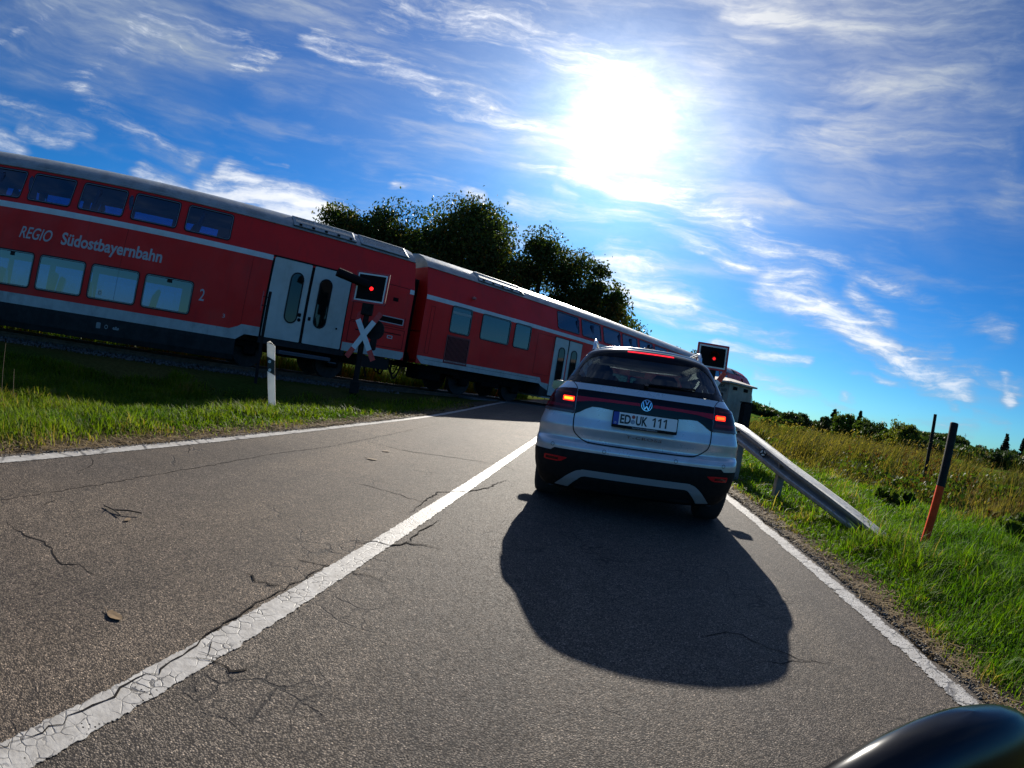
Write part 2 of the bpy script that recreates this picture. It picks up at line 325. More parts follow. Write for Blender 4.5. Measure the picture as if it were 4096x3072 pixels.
class MB:
    def __init__(s): s.v = []; s.f = []; s.m = []
    def add(s, vs, fs, mi=0):
        k = len(s.v); s.v += [tuple(float(c) for c in v) for v in vs]; s.f += [tuple(i + k for i in f) for f in fs]; s.m += [mi] * len(fs); return s
    def box(s, c, size, rot=None, mi=0, bev=0.0):
        hx, hy, hz = (x / 2 for x in size); M = rot if rot is not None else Matrix.Identity(3); c = Vector(c)
        if bev <= 0:
            vs = [c + M @ Vector((sx * hx, sy * hy, sz * hz)) for sx in (-1, 1) for sy in (-1, 1) for sz in (-1, 1)]
            return s.add(vs, [(0, 1, 3, 2), (4, 6, 7, 5), (0, 4, 5, 1), (2, 3, 7, 6), (0, 2, 6, 4), (1, 5, 7, 3)], mi)
        # chamfered box: a rounded outline in the two larger axes, chamfered ends
        b = min(bev, hx * .9, hy * .9, hz * .9); vs = []; rings = []
        for z, ins in ((-hz, b), (-hz + b, 0), (hz - b, 0), (hz, b)):
            X, Y = hx - ins, hy - ins; r = b * .8
            ring = [(X - r, -Y), (X, -Y + r), (X, Y - r), (X - r, Y), (-X + r, Y), (-X, Y - r), (-X, -Y + r), (-X + r, -Y)]
            rings.append(len(vs)); vs += [c + M @ Vector((x, y, z)) for x, y in ring]
        fs = []
        for a, bb in zip(rings, rings[1:]):
            for i in range(8): j = (i + 1) % 8; fs.append((a + i, a + j, bb + j, bb + i))
        fs.append(tuple(range(7, -1, -1))); fs.append(tuple(rings[-1] + i for i in range(8)))
        return s.add(vs, fs, mi)
    def tube(s, pts, rad, n=10, mi=0, caps=True):
        pts = [Vector(p) for p in pts]; rr = rad if hasattr(rad, '__len__') else [rad] * len(pts); vs = []; up = None
        for i, p in enumerate(pts):
            t = ((pts[min(i + 1, len(pts) - 1)] - pts[max(i - 1, 0)])).normalized()
            if up is None: up = t.orthogonal().normalized()
            up = (up - t * up.dot(t)).normalized(); w = t.cross(up)
            vs += [p + (up * math.cos(a) + w * math.sin(a)) * rr[i] for a in (2 * math.pi * k / n for k in range(n))]
        fs = [(i * n + k, i * n + (k + 1) % n, (i + 1) * n + (k + 1) % n, (i + 1) * n + k) for i in range(len(pts) - 1) for k in range(n)]
        if caps: fs += [tuple(range(n - 1, -1, -1)), tuple((len(pts) - 1) * n + k for k in range(n))]
        return s.add(vs, fs, mi)
    def prism(s, poly, fn, t0, t1, mi=0):
        """poly: 2-D outline (counter-clockwise), fn(a,b,t)->point, extruded from t0 to t1"""
        n = len(poly); vs = [fn(a, b, t0) for a, b in poly] + [fn(a, b, t1) for a, b in poly]
        fs = [tuple(range(n - 1, -1, -1)), tuple(range(n, 2 * n))] + [(i, (i + 1) % n, n + (i + 1) % n, n + i) for i in range(n)]
        return s.add(vs, fs, mi)
    def grid(s, fn, us, vs_, mi=0):
        nu, nv = len(us), len(vs_)
        vs = [fn(u, v) for v in vs_ for u in us]
        return s.add(vs, [(j * nu + i, j * nu + i + 1, (j + 1) * nu + i + 1, (j + 1) * nu + i) for j in range(nv - 1) for i in range(nu - 1)], mi)
    def ring(s, outer, inner, fn, t0, t1, mi=0):
        """closed flat ring between two outlines of equal count, with thickness"""
        n = len(outer); vs = [fn(a, b, t) for t in (t0, t1) for o in (outer, inner) for a, b in o]
        O0, I0, O1, I1 = 0, n, 2 * n, 3 * n; fs = []
        for i in range(n):
            j = (i + 1) % n
            fs += [(O1 + i, O1 + j, I1 + j, I1 + i), (O0 + j, O0 + i, I0 + i, I0 + j), (O0 + i, O0 + j, O1 + j, O1 + i), (I0 + j, I0 + i, I1 + i, I1 + j)]
        return s.add(vs, fs, mi)
    def mesh(s, name, smooth=None):
        me = bpy.data.meshes.new(name); me.from_pydata(s.v, [], s.f); me.update()
        if any(s.m): me.polygons.foreach_set('material_index', s.m)
        if smooth is not None: me.shade_smooth(); me.set_sharp_from_angle(angle=R(smooth))
        return me
    def build(s, name, mats, parent=None, smooth=None): return link(name, s.mesh(name, smooth), mats, parent)

def rrect(x0, x1, z0, z1, r, n=5):
    r = min(r, (x1 - x0) / 2 - 1e-4, (z1 - z0) / 2 - 1e-4); o = []
    for cx, cz, a0 in ((x1 - r, z0 + r, -90), (x1 - r, z1 - r, 0), (x0 + r, z1 - r, 90), (x0 + r, z0 + r, 180)):
        o += [(cx + r * math.cos(R(a0 + 90 * k / n)), cz + r * math.sin(R(a0 + 90 * k / n))) for k in range(n + 1)]
    return o
def circle(cx, cz, r, n=24): return [(cx + r * math.cos(2 * math.pi * k / n), cz + r * math.sin(2 * math.pi * k / n)) for k in range(n)]

def np_mesh(name, V, F, rnd=None, uv=None):
    """fast mesh from arrays; F is a list of (count,k) index arrays"""
    me = bpy.data.meshes.new(name); me.vertices.add(len(V)); me.vertices.foreach_set('co', np.ascontiguousarray(V, dtype=np.float32).ravel())
    idx = np.concatenate([f.ravel() for f in F]).astype(np.int32); tot = np.concatenate([np.full(len(f), f.shape[1]) for f in F]).astype(np.int32)
    st = np.concatenate([[0], np.cumsum(tot)[:-1]]).astype(np.int32)
    me.loops.add(len(idx)); me.loops.foreach_set('vertex_index', idx); me.polygons.add(len(tot)); me.polygons.foreach_set('loop_start', st)
    try: me.polygons.foreach_set('loop_total', tot)
    except Exception: pass
    me.update(calc_edges=True)
    if rnd is not None: a = me.attributes.new('rnd', 'FLOAT', 'POINT'); a.data.foreach_set('value', np.ascontiguousarray(rnd, dtype=np.float32))
    return me

def text_mesh(txt, size, shear=0.0, bold=0.0, extrude=.0015, align='LEFT', width=None, space=1.0):
    cu = bpy.data.curves.new('text', 'FONT'); cu.body = txt; cu.size = size; cu.shear = shear; cu.offset = bold; cu.extrude = extrude; cu.align_x = align; cu.space_character = space; cu.resolution_u = 4
    o = bpy.data.objects.new('text', cu); col.objects.link(o)
    dg = bpy.context.evaluated_depsgraph_get(); me = bpy.data.meshes.new_from_object(o.evaluated_get(dg), depsgraph=dg)
    bpy.data.objects.remove(o); bpy.data.curves.remove(cu)
    n = len(me.vertices); a = np.empty(n * 3, np.float32); me.vertices.foreach_get('co', a); a = a.reshape(-1, 3)
    if width:
        w = a[:, 0].max() - a[:, 0].min(); a[:, 0] *= width / w; me.vertices.foreach_set('co', a.ravel()); me.update()
    me.materials.clear()
    return me, a

# ------------------------------------------------------------------ ground, road, railway
TPHI = 0.953985; TD = np.array([math.cos(TPHI), math.sin(TPHI)]); TN = np.array([-TD[1], TD[0]]); TB = np.array([0, 22.617])
def sst(a, b, x): t = np.clip((np.asarray(x, float) - a) / (b - a), 0, 1); return t * t * (3 - 2 * t)
def road_z(y): return .20 * sst(8.5, 19, y) * (1 - sst(31, 46, y))
_rng = np.random.default_rng(5); _ph = _rng.uniform(0, 6.28, (12,)); _fr = _rng.uniform(.25, 1.6, (12, 2)) * _rng.choice([-1, 1], (12, 2))
def undul(x, y): return sum(np.sin(x * f[0] + y * f[1] + p) / 12 for f, p in zip(_fr, _ph))
def road_cx(y): y = np.asarray(y, float); return -.70 + np.where(y > 27, (y - 27) ** 2 * .0082, 0)
def terrain(x, y):
    x = np.asarray(x, float); y = np.asarray(y, float)
    dx = x - road_cx(y); el, er = -dx - 2.72, dx - 2.64
    h = np.where(el > 0, -.02 - .34 * sst(.35, 3.6, el), np.where(er > 0, -.02 + .03 * sst(.25, 1.3, er) - .07 * sst(2.6, 6.0, er), 0))
    p = (x - TB[0]) * TN[0] + (y - TB[1]) * TN[1]
    near = sst(-3.2, -1.2, p) * (1 - sst(4.2, 6.5, p))
    h = h * (1 - near) + .03 * near - .12 * sst(4.2, 7.0, p) * (el > 0)
    e = np.maximum(np.maximum(el, er), 0)
    h = h + .05 * undul(x, y) * sst(.3, 1.6, e) * (1 - near)
    h = h + (road_z(y)) * np.exp(-np.maximum(e, 0) / 2.2) * np.where(e > 0, 1, 1) - .045 * (e <= 0)
    return h * (1 - sst(60, 120, np.hypot(x, y)))

ax = np.concatenate([-np.geomspace(1600, 22, 26), np.arange(-20, 14.01, .25), np.geomspace(16, 1600, 28)])
ay = np.concatenate([-np.geomspace(900, 6, 14), np.arange(-5, 34.01, .3), np.geomspace(36, 1800, 30)])
X, Y = np.meshgrid(ax, ay); Z = terrain(X, Y); nx, ny = len(ax), len(ay)
ii = (np.arange(ny - 1)[:, None] * nx + np.arange(nx - 1)[None]).ravel()
gm = np_mesh('ground', np.stack([X.ravel(), Y.ravel(), Z.ravel()], 1), [np.stack([ii, ii + 1, ii + nx + 1, ii + nx], 1)]); gm.shade_smooth()
ground = link('ground', gm, soil_mat()); tag(ground, kind='structure')

# road: one crowned sheet with ragged edges
asphalt_mat()
rng = np.random.default_rng(11)
ys = np.concatenate([np.arange(-6, 30, .08), np.geomspace(30.2, 130, 60)])
us = [0, .012, .05, .15, .3, .5, .7, .85, .95, .988, 1]
jl, jr = [np.convolve(rng.normal(0, 1, len(ys) + 8), np.ones(9) / 9, 'valid') * .10 for _ in range(2)]
V = []
for k, yy in enumerate(ys):
    c = float(road_cx(yy)); l, r_ = c - 2.80 + jl[k], c + 2.71 + jr[k]
    for u in us:
        zz = float(road_z(yy)) - (.05 if u in (0, 1) else 0.0)
        V.append((l + (r_ - l) * u, yy, zz))
nu = len(us); ii = (np.arange(len(ys) - 1)[:, None] * nu + np.arange(nu - 1)[None]).ravel()
rm = np_mesh('road', np.array(V), [np.stack([ii, ii + 1, ii + nu + 1, ii + nu], 1)]); rm.shade_smooth()
road = link('road', rm, MATS['asphalt']); tag(road, kind='structure')

def stripe_mesh(name, x0, w, y0, y1, m, dz=.004, step=.25, path=None):
    yy = np.arange(y0, y1 + step, step); V = []; uvs = []
    for t in yy:
        c = x0 + (float(road_cx(t)) + .70)
        for u in (0, 1): V.append((c + u * w, t, float(road_z(t)) + dz))
    ii = np.arange(len(yy) - 1) * 2
    me = np_mesh(name, np.array(V), [np.stack([ii, ii + 1, ii + 3, ii + 2], 1)])
    uvl = me.uv_layers.new(name='UVMap'); lp = np.empty(len(me.loops), np.int32); me.loops.foreach_get('vertex_index', lp)
    uvl.data.foreach_set('uv', np.stack([(lp % 2).astype(np.float32), (lp // 2 * step).astype(np.float32)], 1).ravel())
    o = link(name, me, m, None); return tag(o, kind='structure')
stripe_mesh('road_centre_line', -1.065, .135, -3, 26, paint_mat('centre_paint', .16, 22, .35))
stripe_mesh('road_edge_line', -3.37, .155, -3, 18.6, paint_mat('edge_paint', .12, 3.2, .25))
stripe_mesh('road_edge_line', 1.755, .15, -3, 18, paint_mat('shoulder_paint', .55, 9, .62, .62))
stripe_mesh('road_edge_line', 1.755, .14, 26, 90, MATS['edge_paint']); 

# cracks: dark ragged ribbons just above the asphalt
def crack_ribbon(mb, pts, w, seed, dz=.0018):
    r = random.Random(seed); P = []
    for a, b in zip(pts, pts[1:]):
        n = max(2, int(math.dist(a, b) / .035))
        for i in range(n):
            t = i / n; P.append((a[0] + (b[0] - a[0]) * t + r.gauss(0, .007), a[1] + (b[1] - a[1]) * t + r.gauss(0, .010)))
    P.append(pts[-1]); vs = []
    for i, p in enumerate(P):
        q0, q1 = P[max(i - 1, 0)], P[min(i + 1, len(P) - 1)]; d = Vector((q1[0] - q0[0], q1[1] - q0[1])); d = d.normalized() if d.length > 1e-6 else Vector((1, 0))
        ww = w * r.uniform(.35, 1.3) * (0.15 + min(1, 4 * min(i, len(P) - 1 - i) / len(P)))
        for s in (-1, 1): vs.append((p[0] - d.y * ww * s, p[1] + d.x * ww * s, float(road_z(p[1])) + dz))
    mb.add(vs, [(2 * i, 2 * i + 1, 2 * i + 3, 2 * i + 2) for i in range(len(P) - 1)])
CR = [([(-2.62, .3), (-2.61, 1.2), (-2.62, 1.6), (-2.64, 2.17), (-2.68, 3.72), (-2.62, 4.52), (-2.64, 5.58), (-2.69, 6.95), (-2.83, 9.0)], .0045),
      ([(-2.33, .88), (-2.11, .93), (-1.97, .98), (-1.88, .94), (-1.8, .94), (-1.77, 1.01), (-1.62, 1.04)], .004),
      ([(-2.61, 5.46), (-2.1, 5.36), (-1.83, 5.47), (-1.48, 5.63), (-.97, 5.77), (-.78, 5.52)], .008),
      ([(-1.8, 3.48), (-1.6, 3.53), (-1.33, 3.51), (-1.12, 3.45)], .004), ([(-1.09, 3.1), (-1.12, 3.5), (-1.13, 3.85), (-1.01, 4.01), (-.93, 4.1), (-.84, 4.41), (-.76, 4.94)], .005),
      ([(-1.14, 2.37), (-1.07, 2.39), (-1.04, 2.44), (-.94, 2.43), (-.89, 2.53), (-.8, 2.59), (-.69, 2.58)], .004), ([(-.89, 2.53), (-.89, 2.67), (-.9, 2.84), (-.88, 3.13)], .0035),
      ([(-1.22, 1.91), (-1.14, 1.93), (-1.07, 1.95), (-1.04, 2.02)], .004), ([(-.95, 1.94), (-.89, 1.99), (-.83, 2.0), (-.77, 1.98)], .0025),
      ([(-1.01, .93), (-.96, .99), (-.92, 1.0), (-.87, 1.0), (-.84, 1.03), (-.83, 1.07)], .0028), ([(-.96, .99), (-.99, 1.04), (-1.02, 1.08)], .002),
      ([(-1.04, .1), (-1.03, .25), (-1.03, .42), (-1.02, .58), (-1.03, .77), (-1.03, .95), (-1.07, 1.1), (-1.08, 1.5), (-1.07, 2.0)], .0032),
      ([(.54, 2.07), (.66, 2.07), (.8, 2.12), (.88, 2.12), (.95, 2.02), (1.11, 1.89), (1.25, 1.83)], .0028), ([(.86, 1.86), (1.0, 1.84), (1.11, 1.87), (1.18, 1.85), (1.31, 1.88)], .0026),
      ([(-1.1, 1.62), (-1.2, 1.58), (-1.28, 1.60)], .004), ([(-3.2, 1.2), (-3.05, 1.1)], .003), ([(-3.2, 2.0), (-3.0, 1.9), (-2.9, 1.7)], .003), ([(-3.2, 3.1), (-3.0, 2.9)], .003), ([(-2.5, 1.3), (-2.42, 1.15)], .003)]
mb = MB()
for i, (pts, w) in enumerate(CR): crack_ribbon(mb, pts, w, i); 
for i, (pts, w) in enumerate(CR):                         # the same cracks run on through the paint
    if -1.2 < pts[0][0] < -.7 or i in (8, 9, 11): crack_ribbon(mb, pts, w * .9, i, .0062)
mb.build('crack', mat('crack_dark', (.014, .012, .011), .95, spec=.1), road)

# railway: ballast bed, sleepers hidden in it, two rails
TR = Matrix.Rotation(TPHI, 4, 'Z'); trk = thing('railway_track', 'railway track on a dark ballast bed crossing the road under the train', 'railway track', (0, 0, 0), TPHI)
axis0 = TB + TN * 1.39; trk.location = (axis0[0], axis0[1], 0)
rb = mat('rail_rust', (.10, .055, .035), .6, .4, var=.3, vscale=6)
for sy in (-1, 1):
    m_ = MB(); prof = [(-.07, 0), (.07, 0), (.07, .012), (.012, .03), (.012, .125), (.036, .135), (.036, .172), (-.036, .172), (-.036, .135), (-.012, .125), (-.012, .03), (-.07, .012)]
    m_.prism(prof, lambda a, b, t: (t, sy * .755 + a, .039 + b), -45, 60); m_.build('rail', rb, trk)
def ballast():
    r = np.random.default_rng(3); n = 26000
    x = r.uniform(-26, 14, n); yv = r.uniform(-1.75, 1.75, n); keep = ~((x > -10.2) & (x < 1.0)) | (np.abs(yv) > 99)
    wx = axis0[0] + TD[0] * x + TN[0] * yv; wy = axis0[1] + TD[1] * x + TN[1] * yv
    keep &= (np.abs(wx - road_cx(wy)) > 2.95); x, yv = x[keep], yv[keep]; n = len(x)
    oc = np.array([(1, 0, 0), (-1, 0, 0), (0, 1, 0), (0, -1, 0), (0, 0, 1), (0, 0, -1)], float); fc = np.array([(0, 2, 4), (2, 1, 4), (1, 3, 4), (3, 0, 4), (2, 0, 5), (1, 2, 5), (3, 1, 5), (0, 3, 5)])
    s = r.uniform(.018, .045, (n, 1, 1)) * r.uniform(.6, 1.3, (n, 1, 3)); Vv = oc[None] * s; a = r.uniform(0, 6.28, n); ca, sa = np.cos(a)[:, None], np.sin(a)[:, None]
    vx = Vv[..., 0] * ca - Vv[..., 1] * sa; vy = Vv[..., 0] * sa + Vv[..., 1] * ca
    z0 = .045 + r.uniform(-.02, .05, n) - .05 * np.maximum(0, np.abs(yv) - 1.3)
    P = np.stack([vx + x[:, None], vy + yv[:, None], Vv[..., 2] + z0[:, None]], 2)
    F = (fc[None] + np.arange(n)[:, None, None] * 6).reshape(-1, 3)
    o = link('track_ballast', np_mesh('track_ballast', P.reshape(-1, 3), [F], np.repeat(r.random(n), 6)), None or mat('ballast', (.09, .075, .065), .95, var=.4, vscale=8), trk); tag(o, kind='stuff')
ballast()
m_ = MB()
for k in range(-40, 60):
    xx = k * .62; wx = axis0[0] + TD[0] * xx; wy = axis0[1] + TD[1] * xx
    if abs(wx - float(road_cx(wy))) > 3.2: m_.box((xx, 0, -.005), (.24, 2.5, .1), bev=.01)
tag(m_.build('sleepers', mat('sleeper_concrete', (.16, .15, .14), .9, var=.2), trk), kind='stuff')
# level-crossing panels between the rails
m_ = MB()
for y0, y1 in ((-1.55, -.84), (-.68, .68), (.84, 1.55)): m_.box((-3.75, (y0 + y1) / 2, .165), (7.4, y1 - y0, .09), bev=.01)
m_.build('crossing_panel', mat('crossing_rubber', (.06, .058, .055), .8, var=.2, vscale=5), trk)

# ------------------------------------------------------------------ double-deck train
M_RED = mat('train_red', (.66, .012, .009), .42, spec=.25, var=.06, vscale=.8, dirt=((.12, .02, .02), .30))
M_BAND = mat('train_grey_band', (.36, .37, .36), .55, var=.1, vscale=4, dirt=((.16, .15, .13), .5))
M_STRIPE = mat('train_white_stripe', (.55, .56, .56), .5, var=.06, vscale=3, dirt=((.3, .29, .27), .3))
M_DOOR = mat('train_door', (.42, .44, .42), .45, var=.06, vscale=3, dirt=((.25, .24, .21), .4))
M_ROOF = mat('train_roof', (.21, .23, .235), .42, .25, var=.22, vscale=2.2, bump=.5, bscale=7, dirt=((.08, .085, .085), .5))
M_SKIRT = mat('train_skirt', (.022, .022, .023), .7, spec=.15, var=.25, vscale=4)
M_UNDER = mat('train_underframe', (.007, .0065, .006), .85, spec=.08, var=.3, vscale=5)
M_RUBBER = mat('rubber_black', (.009, .009, .010), .6, spec=.2)
M_RIM = mat('window_rim', (.22, .23, .24), .35, .5)
M_DARKSLOT = mat('slot_dark', (.007, .006, .006), .8, spec=.1)
M_GREY = mat('grille_grey', (.26, .28, .28), .45, .3, var=.2, vscale=6)
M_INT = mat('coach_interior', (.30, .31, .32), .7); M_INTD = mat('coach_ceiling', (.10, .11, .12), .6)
M_SEAT = mat('seat_blue', (.035, .05, .11), .8)
M_LET = mat('lettering_grey', (.40, .38, .39), .6)
M_PANE_LOW = glass_mat('pane_lower_deck', (.03, .16, .36), .07)
M_PANE_UP = glass_mat('pane_upper_deck', (.20, .36, .54), .06)
M_PANE_DOOR = mat('pane_door', (.004, .007, .007), .05, spec=.6)
M_STEEL = mat('wheel_steel', (.018, .016, .015), .7, .2, var=.3, vscale=5)
WPROF = [(.16, 1.30), (.30, 1.37), (.60, 1.39), (2.95, 1.39), (3.08, 1.372), (3.92, 1.135), (4.12, .99), (4.30, .74), (4.43, .40), (4.47, 0.0)]
_wz = [a for a, b in WPROF]; _wy = [b for a, b in WPROF]
def wy(z): return float(np.interp(z, _wz, _wy))
def wpt(x, z, off=0.0, side=-1):
    d = .01; dy = (wy(min(z + d, 4.4)) - wy(z - d)) / (2 * d); n = Vector((1, -dy)).normalized()
    return (x, side * (wy(z) + off * n.x), z + off * n.y)
def wfn(side=-1): return lambda a, b, t: wpt(a, b, t, side)

def wall(mb, x0, x1, z0, z1, holes, side, mi=0):
    hs = [h for h in holes if h[0] < x1 and h[1] > x0 and h[2] < z1 and h[3] > z0]
    xs = sorted({x0, x1, *[min(max(c, x0), x1) for h in hs for c in h[:2]]}); zs = sorted({z0, z1, *[z for z in _wz if z0 < z < z1], *[min(max(c, z0), z1) for h in hs for c in h[2:4]]})
    for a, b in zip(xs, xs[1:]):
        for c, d in zip(zs, zs[1:]):
            mx, mz = (a + b) / 2, (c + d) / 2
            if any(h[0] < mx < h[1] and h[2] < mz < h[3] for h in hs): continue
            q = [wpt(a, c, 0, side), wpt(b, c, 0, side), wpt(b, d, 0, side), wpt(a, d, 0, side)]
            mb.add(q, [(0, 1, 2, 3) if side < 0 else (3, 2, 1, 0)], mi)

def band_cols(cols, off, name, m, parent, side=-1, thick=True):
    """overlay strip: list of (x, z_low, z_high)"""
    mb = MB()
    for (xa, la, ha), (xb, lb, hb) in zip(cols, cols[1:]):
        za = [la + (ha - la) * k / 3 for k in range(4)]; zb = [lb + (hb - lb) * k / 3 for k in range(4)]
        for k in range(3):
            q = [wpt(xa, za[k], off, side), wpt(xb, zb[k], off, side), wpt(xb, zb[k + 1], off, side), wpt(xa, za[k + 1], off, side)]
            mb.add(q, [(0, 1, 2, 3) if side < 0 else (3, 2, 1, 0)])
    return mb.build(name, m, parent)

def window(parent, x0, x1, z0, z1, pane, hopper=0, latch=False, rim=.05, label=None):
    mb = MB(); r = .10
    mb.ring(rrect(x0, x1, z0, z1, r), rrect(x0 + rim, x1 - rim, z0 + rim, z1 - rim, r * .6), wfn(), -.02, .012)
    mb.ring(rrect(x0 + rim * .55, x1 - rim * .55, z0 + rim * .55, z1 - rim * .55, r * .8), rrect(x0 + rim * .8, x1 - rim * .8, z0 + rim * .8, z1 - rim * .8, r * .7), wfn(), .0125, .016, 1)
    if latch:
        xm = (x0 + x1) / 2; mb.prism(rrect(xm - .07, xm + .07, z1 - rim - .085, z1 - rim + .01, .012, 2), wfn(), -.01, .010)
    if hopper:
        zh = z1 - hopper
        mb.prism([(x0 + rim, zh - .05), (x1 - rim, zh - .05), (x1 - rim, zh + .04), (x0 + rim, zh + .04)], wfn(), -.015, .014, 1)
    o = mb.build('window', [M_RUBBER, M_RIM], parent, 35)
    if label: o['label'] = label
    pm = MB(); e = rim - .012
    pm.grid(lambda a, b: wpt(a, b, -.004), np.linspace(x0 + e, x1 - e, 2), np.linspace(z0 + e, z1 - e, 4)); pm.build('pane', pane, o)
    return (x0 + .03, x1 - .03, z0 + .03, z1 - .03)

def far_panes(parent, holes):
    for h in holes: mb = MB(); mb.grid(lambda a, b: wpt(a, b, -.004, 1), np.linspace(h[0], h[1], 2), np.linspace(h[2], h[3], 3)); mb.build('far_window', M_PANE_LOW, parent)

def outline(mb, x0, x1, z0, z1, w=.014, off=.003):
    for a in ((x0, x1, z0, z0 + w), (x0, x1, z1 - w, z1), (x0, x0 + w, z0, z1), (x1 - w, x1, z0, z1)): mb.prism([(a[0], a[2]), (a[1], a[2]), (a[1], a[3]), (a[0], a[3])], wfn(), .0005, off)

def door_leaf(parent, x0, x1, z0, z1, pw, label=None):
    """pw: pill window (xc, half width, z0, z1)"""
    mb = MB(); mb.prism(rrect(x0, x1, z0, z1, .03, 2), wfn(), .002, .020); o = mb.build('door_leaf', M_DOOR, parent)
    xc, hw, a, b = pw; pill = lambda g: rrect(xc - hw - g, xc + hw + g, a - g, b + g, hw + g, 9)
    w_ = MB(); w_.ring(pill(.035), pill(0), wfn(), .0205, .034); wo = w_.build('door_window', M_RUBBER, o)
    p_ = MB(); p_.prism(pill(0), wfn(), .021, .026); p_.build('pane', M_PANE_DOOR, wo)
    return o

def wheel(parent, x, y, r=.46):
    mb = MB(); s = 1 if y > 0 else -1
    for yy, rr, t in ((y, r, .11), (y - s * .075, r + .03, .03), (y + s * .06, .12, .08)): mb.tube([(x, yy - t / 2, .46), (x, yy + t / 2, .46)], rr, 28)
    return mb.build('wheel', M_STEEL, parent, 40)
def bogie(root, xc, wb=2.5):
    fr = MB()
    for sy in (-1, 1):
        fr.box((xc, sy * .98, .62), (wb + .9, .14, .18), bev=.03); fr.box((xc, sy * .98, .50), (.9, .16, .16), bev=.03)
        for sx in (-1, 1):
            fr.box((xc + sx * wb / 2, sy * 1.0, .48), (.36, .22, .32), bev=.05); fr.tube([(xc + sx * .45, sy * 1.0, .6), (xc + sx * .45, sy * 1.0, .95)], .11, 12)
    fr.box((xc, 0, .62), (.8, 1.9, .22), bev=.03); fr.box((xc, 0, .85), (1.6, 2.2, .16))
    for sx in (-1, 1): fr.box((xc + sx * (wb / 2 + .42), -.72, .30), (.10, .12, .34))
    b = fr.build('bogie', M_UNDER, root, 40)
    for sx in (-1, 1):
        for sy in (-1, 1): wheel(b, xc + sx * wb / 2, sy * .755)
    return b

def roof_grille(root, x0, x1, z0, z1, nslat, vertical, frames):
    mb = MB()
    mb.prism([(x0, z0), (x1, z0), (x1, z1), (x0, z1)], wfn(), .004, .02, 0)
    mb.ring([(x0, z0), (x1, z0), (x1, z1), (x0, z1)], [(x0 + .07, z0 + .07), (x1 - .07, z0 + .07), (x1 - .07, z1 - .03), (x0 + .07, z1 - .03)], wfn(), .02, .05, 1)
    fx = [x0 + .07 + (x1 - x0 - .14) * k / frames for k in range(frames + 1)]
    for f in fx[1:-1]: mb.prism([(f - .03, z0 + .06), (f + .03, z0 + .06), (f + .03, z1 - .03), (f - .03, z1 - .03)], wfn(), .02, .048, 1)
    for k in range(nslat):
        t = (k + .5) / nslat
        if vertical: a = x0 + .07 + (x1 - x0 - .14) * t; w = (x1 - x0) / nslat * .27; q = [(a - w, z0 + .07), (a + w, z0 + .07), (a + w, z1 - .03), (a - w, z1 - .03)]
        else: a = z0 + .07 + (z1 - z0 - .1) * t; w = (z1 - z0) / nslat * .22; q = [(x0 + .07, a - w), (x1 - .07, a - w), (x1 - .07, a + w), (x0 + .07, a + w)]
        mb.prism(q, wfn(), .02, .036, 1)
    if not vertical:
        for k in range(2 * frames - 1): a = x0 + .2 + (x1 - x0 - .4) * k / (2 * frames - 2); mb.prism([(a - .04, z0 + .015), (a + .04, z0 + .015), (a + .04, z0 + .065), (a - .04, z0 + .065)], wfn(), .05, .075, 0)
    return mb.build('roof_grille', [M_DARKSLOT, M_GREY], root)

def seat_row(root, x, z0, face):
    for y in (-.85, .85):
        mb = MB(); mb.box((x, y, z0 + .42), (.46, .95, .12), bev=.05); t = Matrix.Rotation(R(-10 * face), 3, 'Y')
        for dy in (-.23, .23): mb.box((x - face * .24, y + dy, z0 + .80), (.12, .43, .74), rot=t, bev=.05)
        mb.box((x, y, z0 + .18), (.10, .5, .36)); mb.build('seat', M_SEAT, root, 40)

def decks(root, x0, x1, low, up):
    mb = MB(); mb.box(((low[0] + low[1]) / 2, 0, .38), (low[1] - low[0], 2.66, .1)); mb.box(((x0 + x1) / 2, 0, 2.52), (x1 - x0 - .1, 2.70, .10), mi=0)
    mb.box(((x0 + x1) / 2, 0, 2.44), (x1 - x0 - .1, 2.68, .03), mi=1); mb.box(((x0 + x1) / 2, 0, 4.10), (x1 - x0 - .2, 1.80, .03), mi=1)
    for sy in (-1, 1): mb.box(((up[0] + up[1]) / 2, sy * 1.02, 3.98), (up[1] - up[0], .12, .06), mi=0)
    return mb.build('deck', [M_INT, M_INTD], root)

S0 = TB + TN * 1.39
def coach_root(name, label, s):
    p = S0 + TD * s
    return thing(name, label, 'train coach', (p[0], p[1], .21), TPHI, 'coaches of the red double-deck train')
def roof_shell(root, x0, x1):
    mb = MB(); zz = [3.92, 3.97, 4.05, 4.12, 4.21, 4.30, 4.365, 4.43, 4.455, 4.47]; prof = [(-wy(z), z) for z in zz] + [(wy(z), z) for z in zz[-2::-1]]
    xs = np.linspace(x0, x1, 40)
    mb.grid(lambda u, k: (u, prof[int(k)][0], prof[int(k)][1]), xs, range(len(prof)))
    for x in (x0, x1): mb.add([(x, a, b) for a, b in prof], [tuple(range(len(prof))) if x == x0 else tuple(range(len(prof) - 1, -1, -1))])
    g = .035                                             # drip gutter at the red-grey joint
    for s in (-1, 1): mb.tube([(x0, s * (wy(3.92) + .012), 3.93), (x1, s * (wy(3.92) + .012), 3.93)], .018, 6)
    return mb.build('roof', M_ROOF, root, 50)
def end_wall(mb, x, facing, mi=0, zlow=.86):
    zz = [zlow] + [z for z in _wz if zlow < z <= 3.92] ; pr = [(-wy(z), z) for z in zz] + [(wy(z), z) for z in reversed(zz)]
    mb.add([(x, a, b) for a, b in pr], [tuple(range(len(pr))) if facing < 0 else tuple(range(len(pr) - 1, -1, -1))], mi)

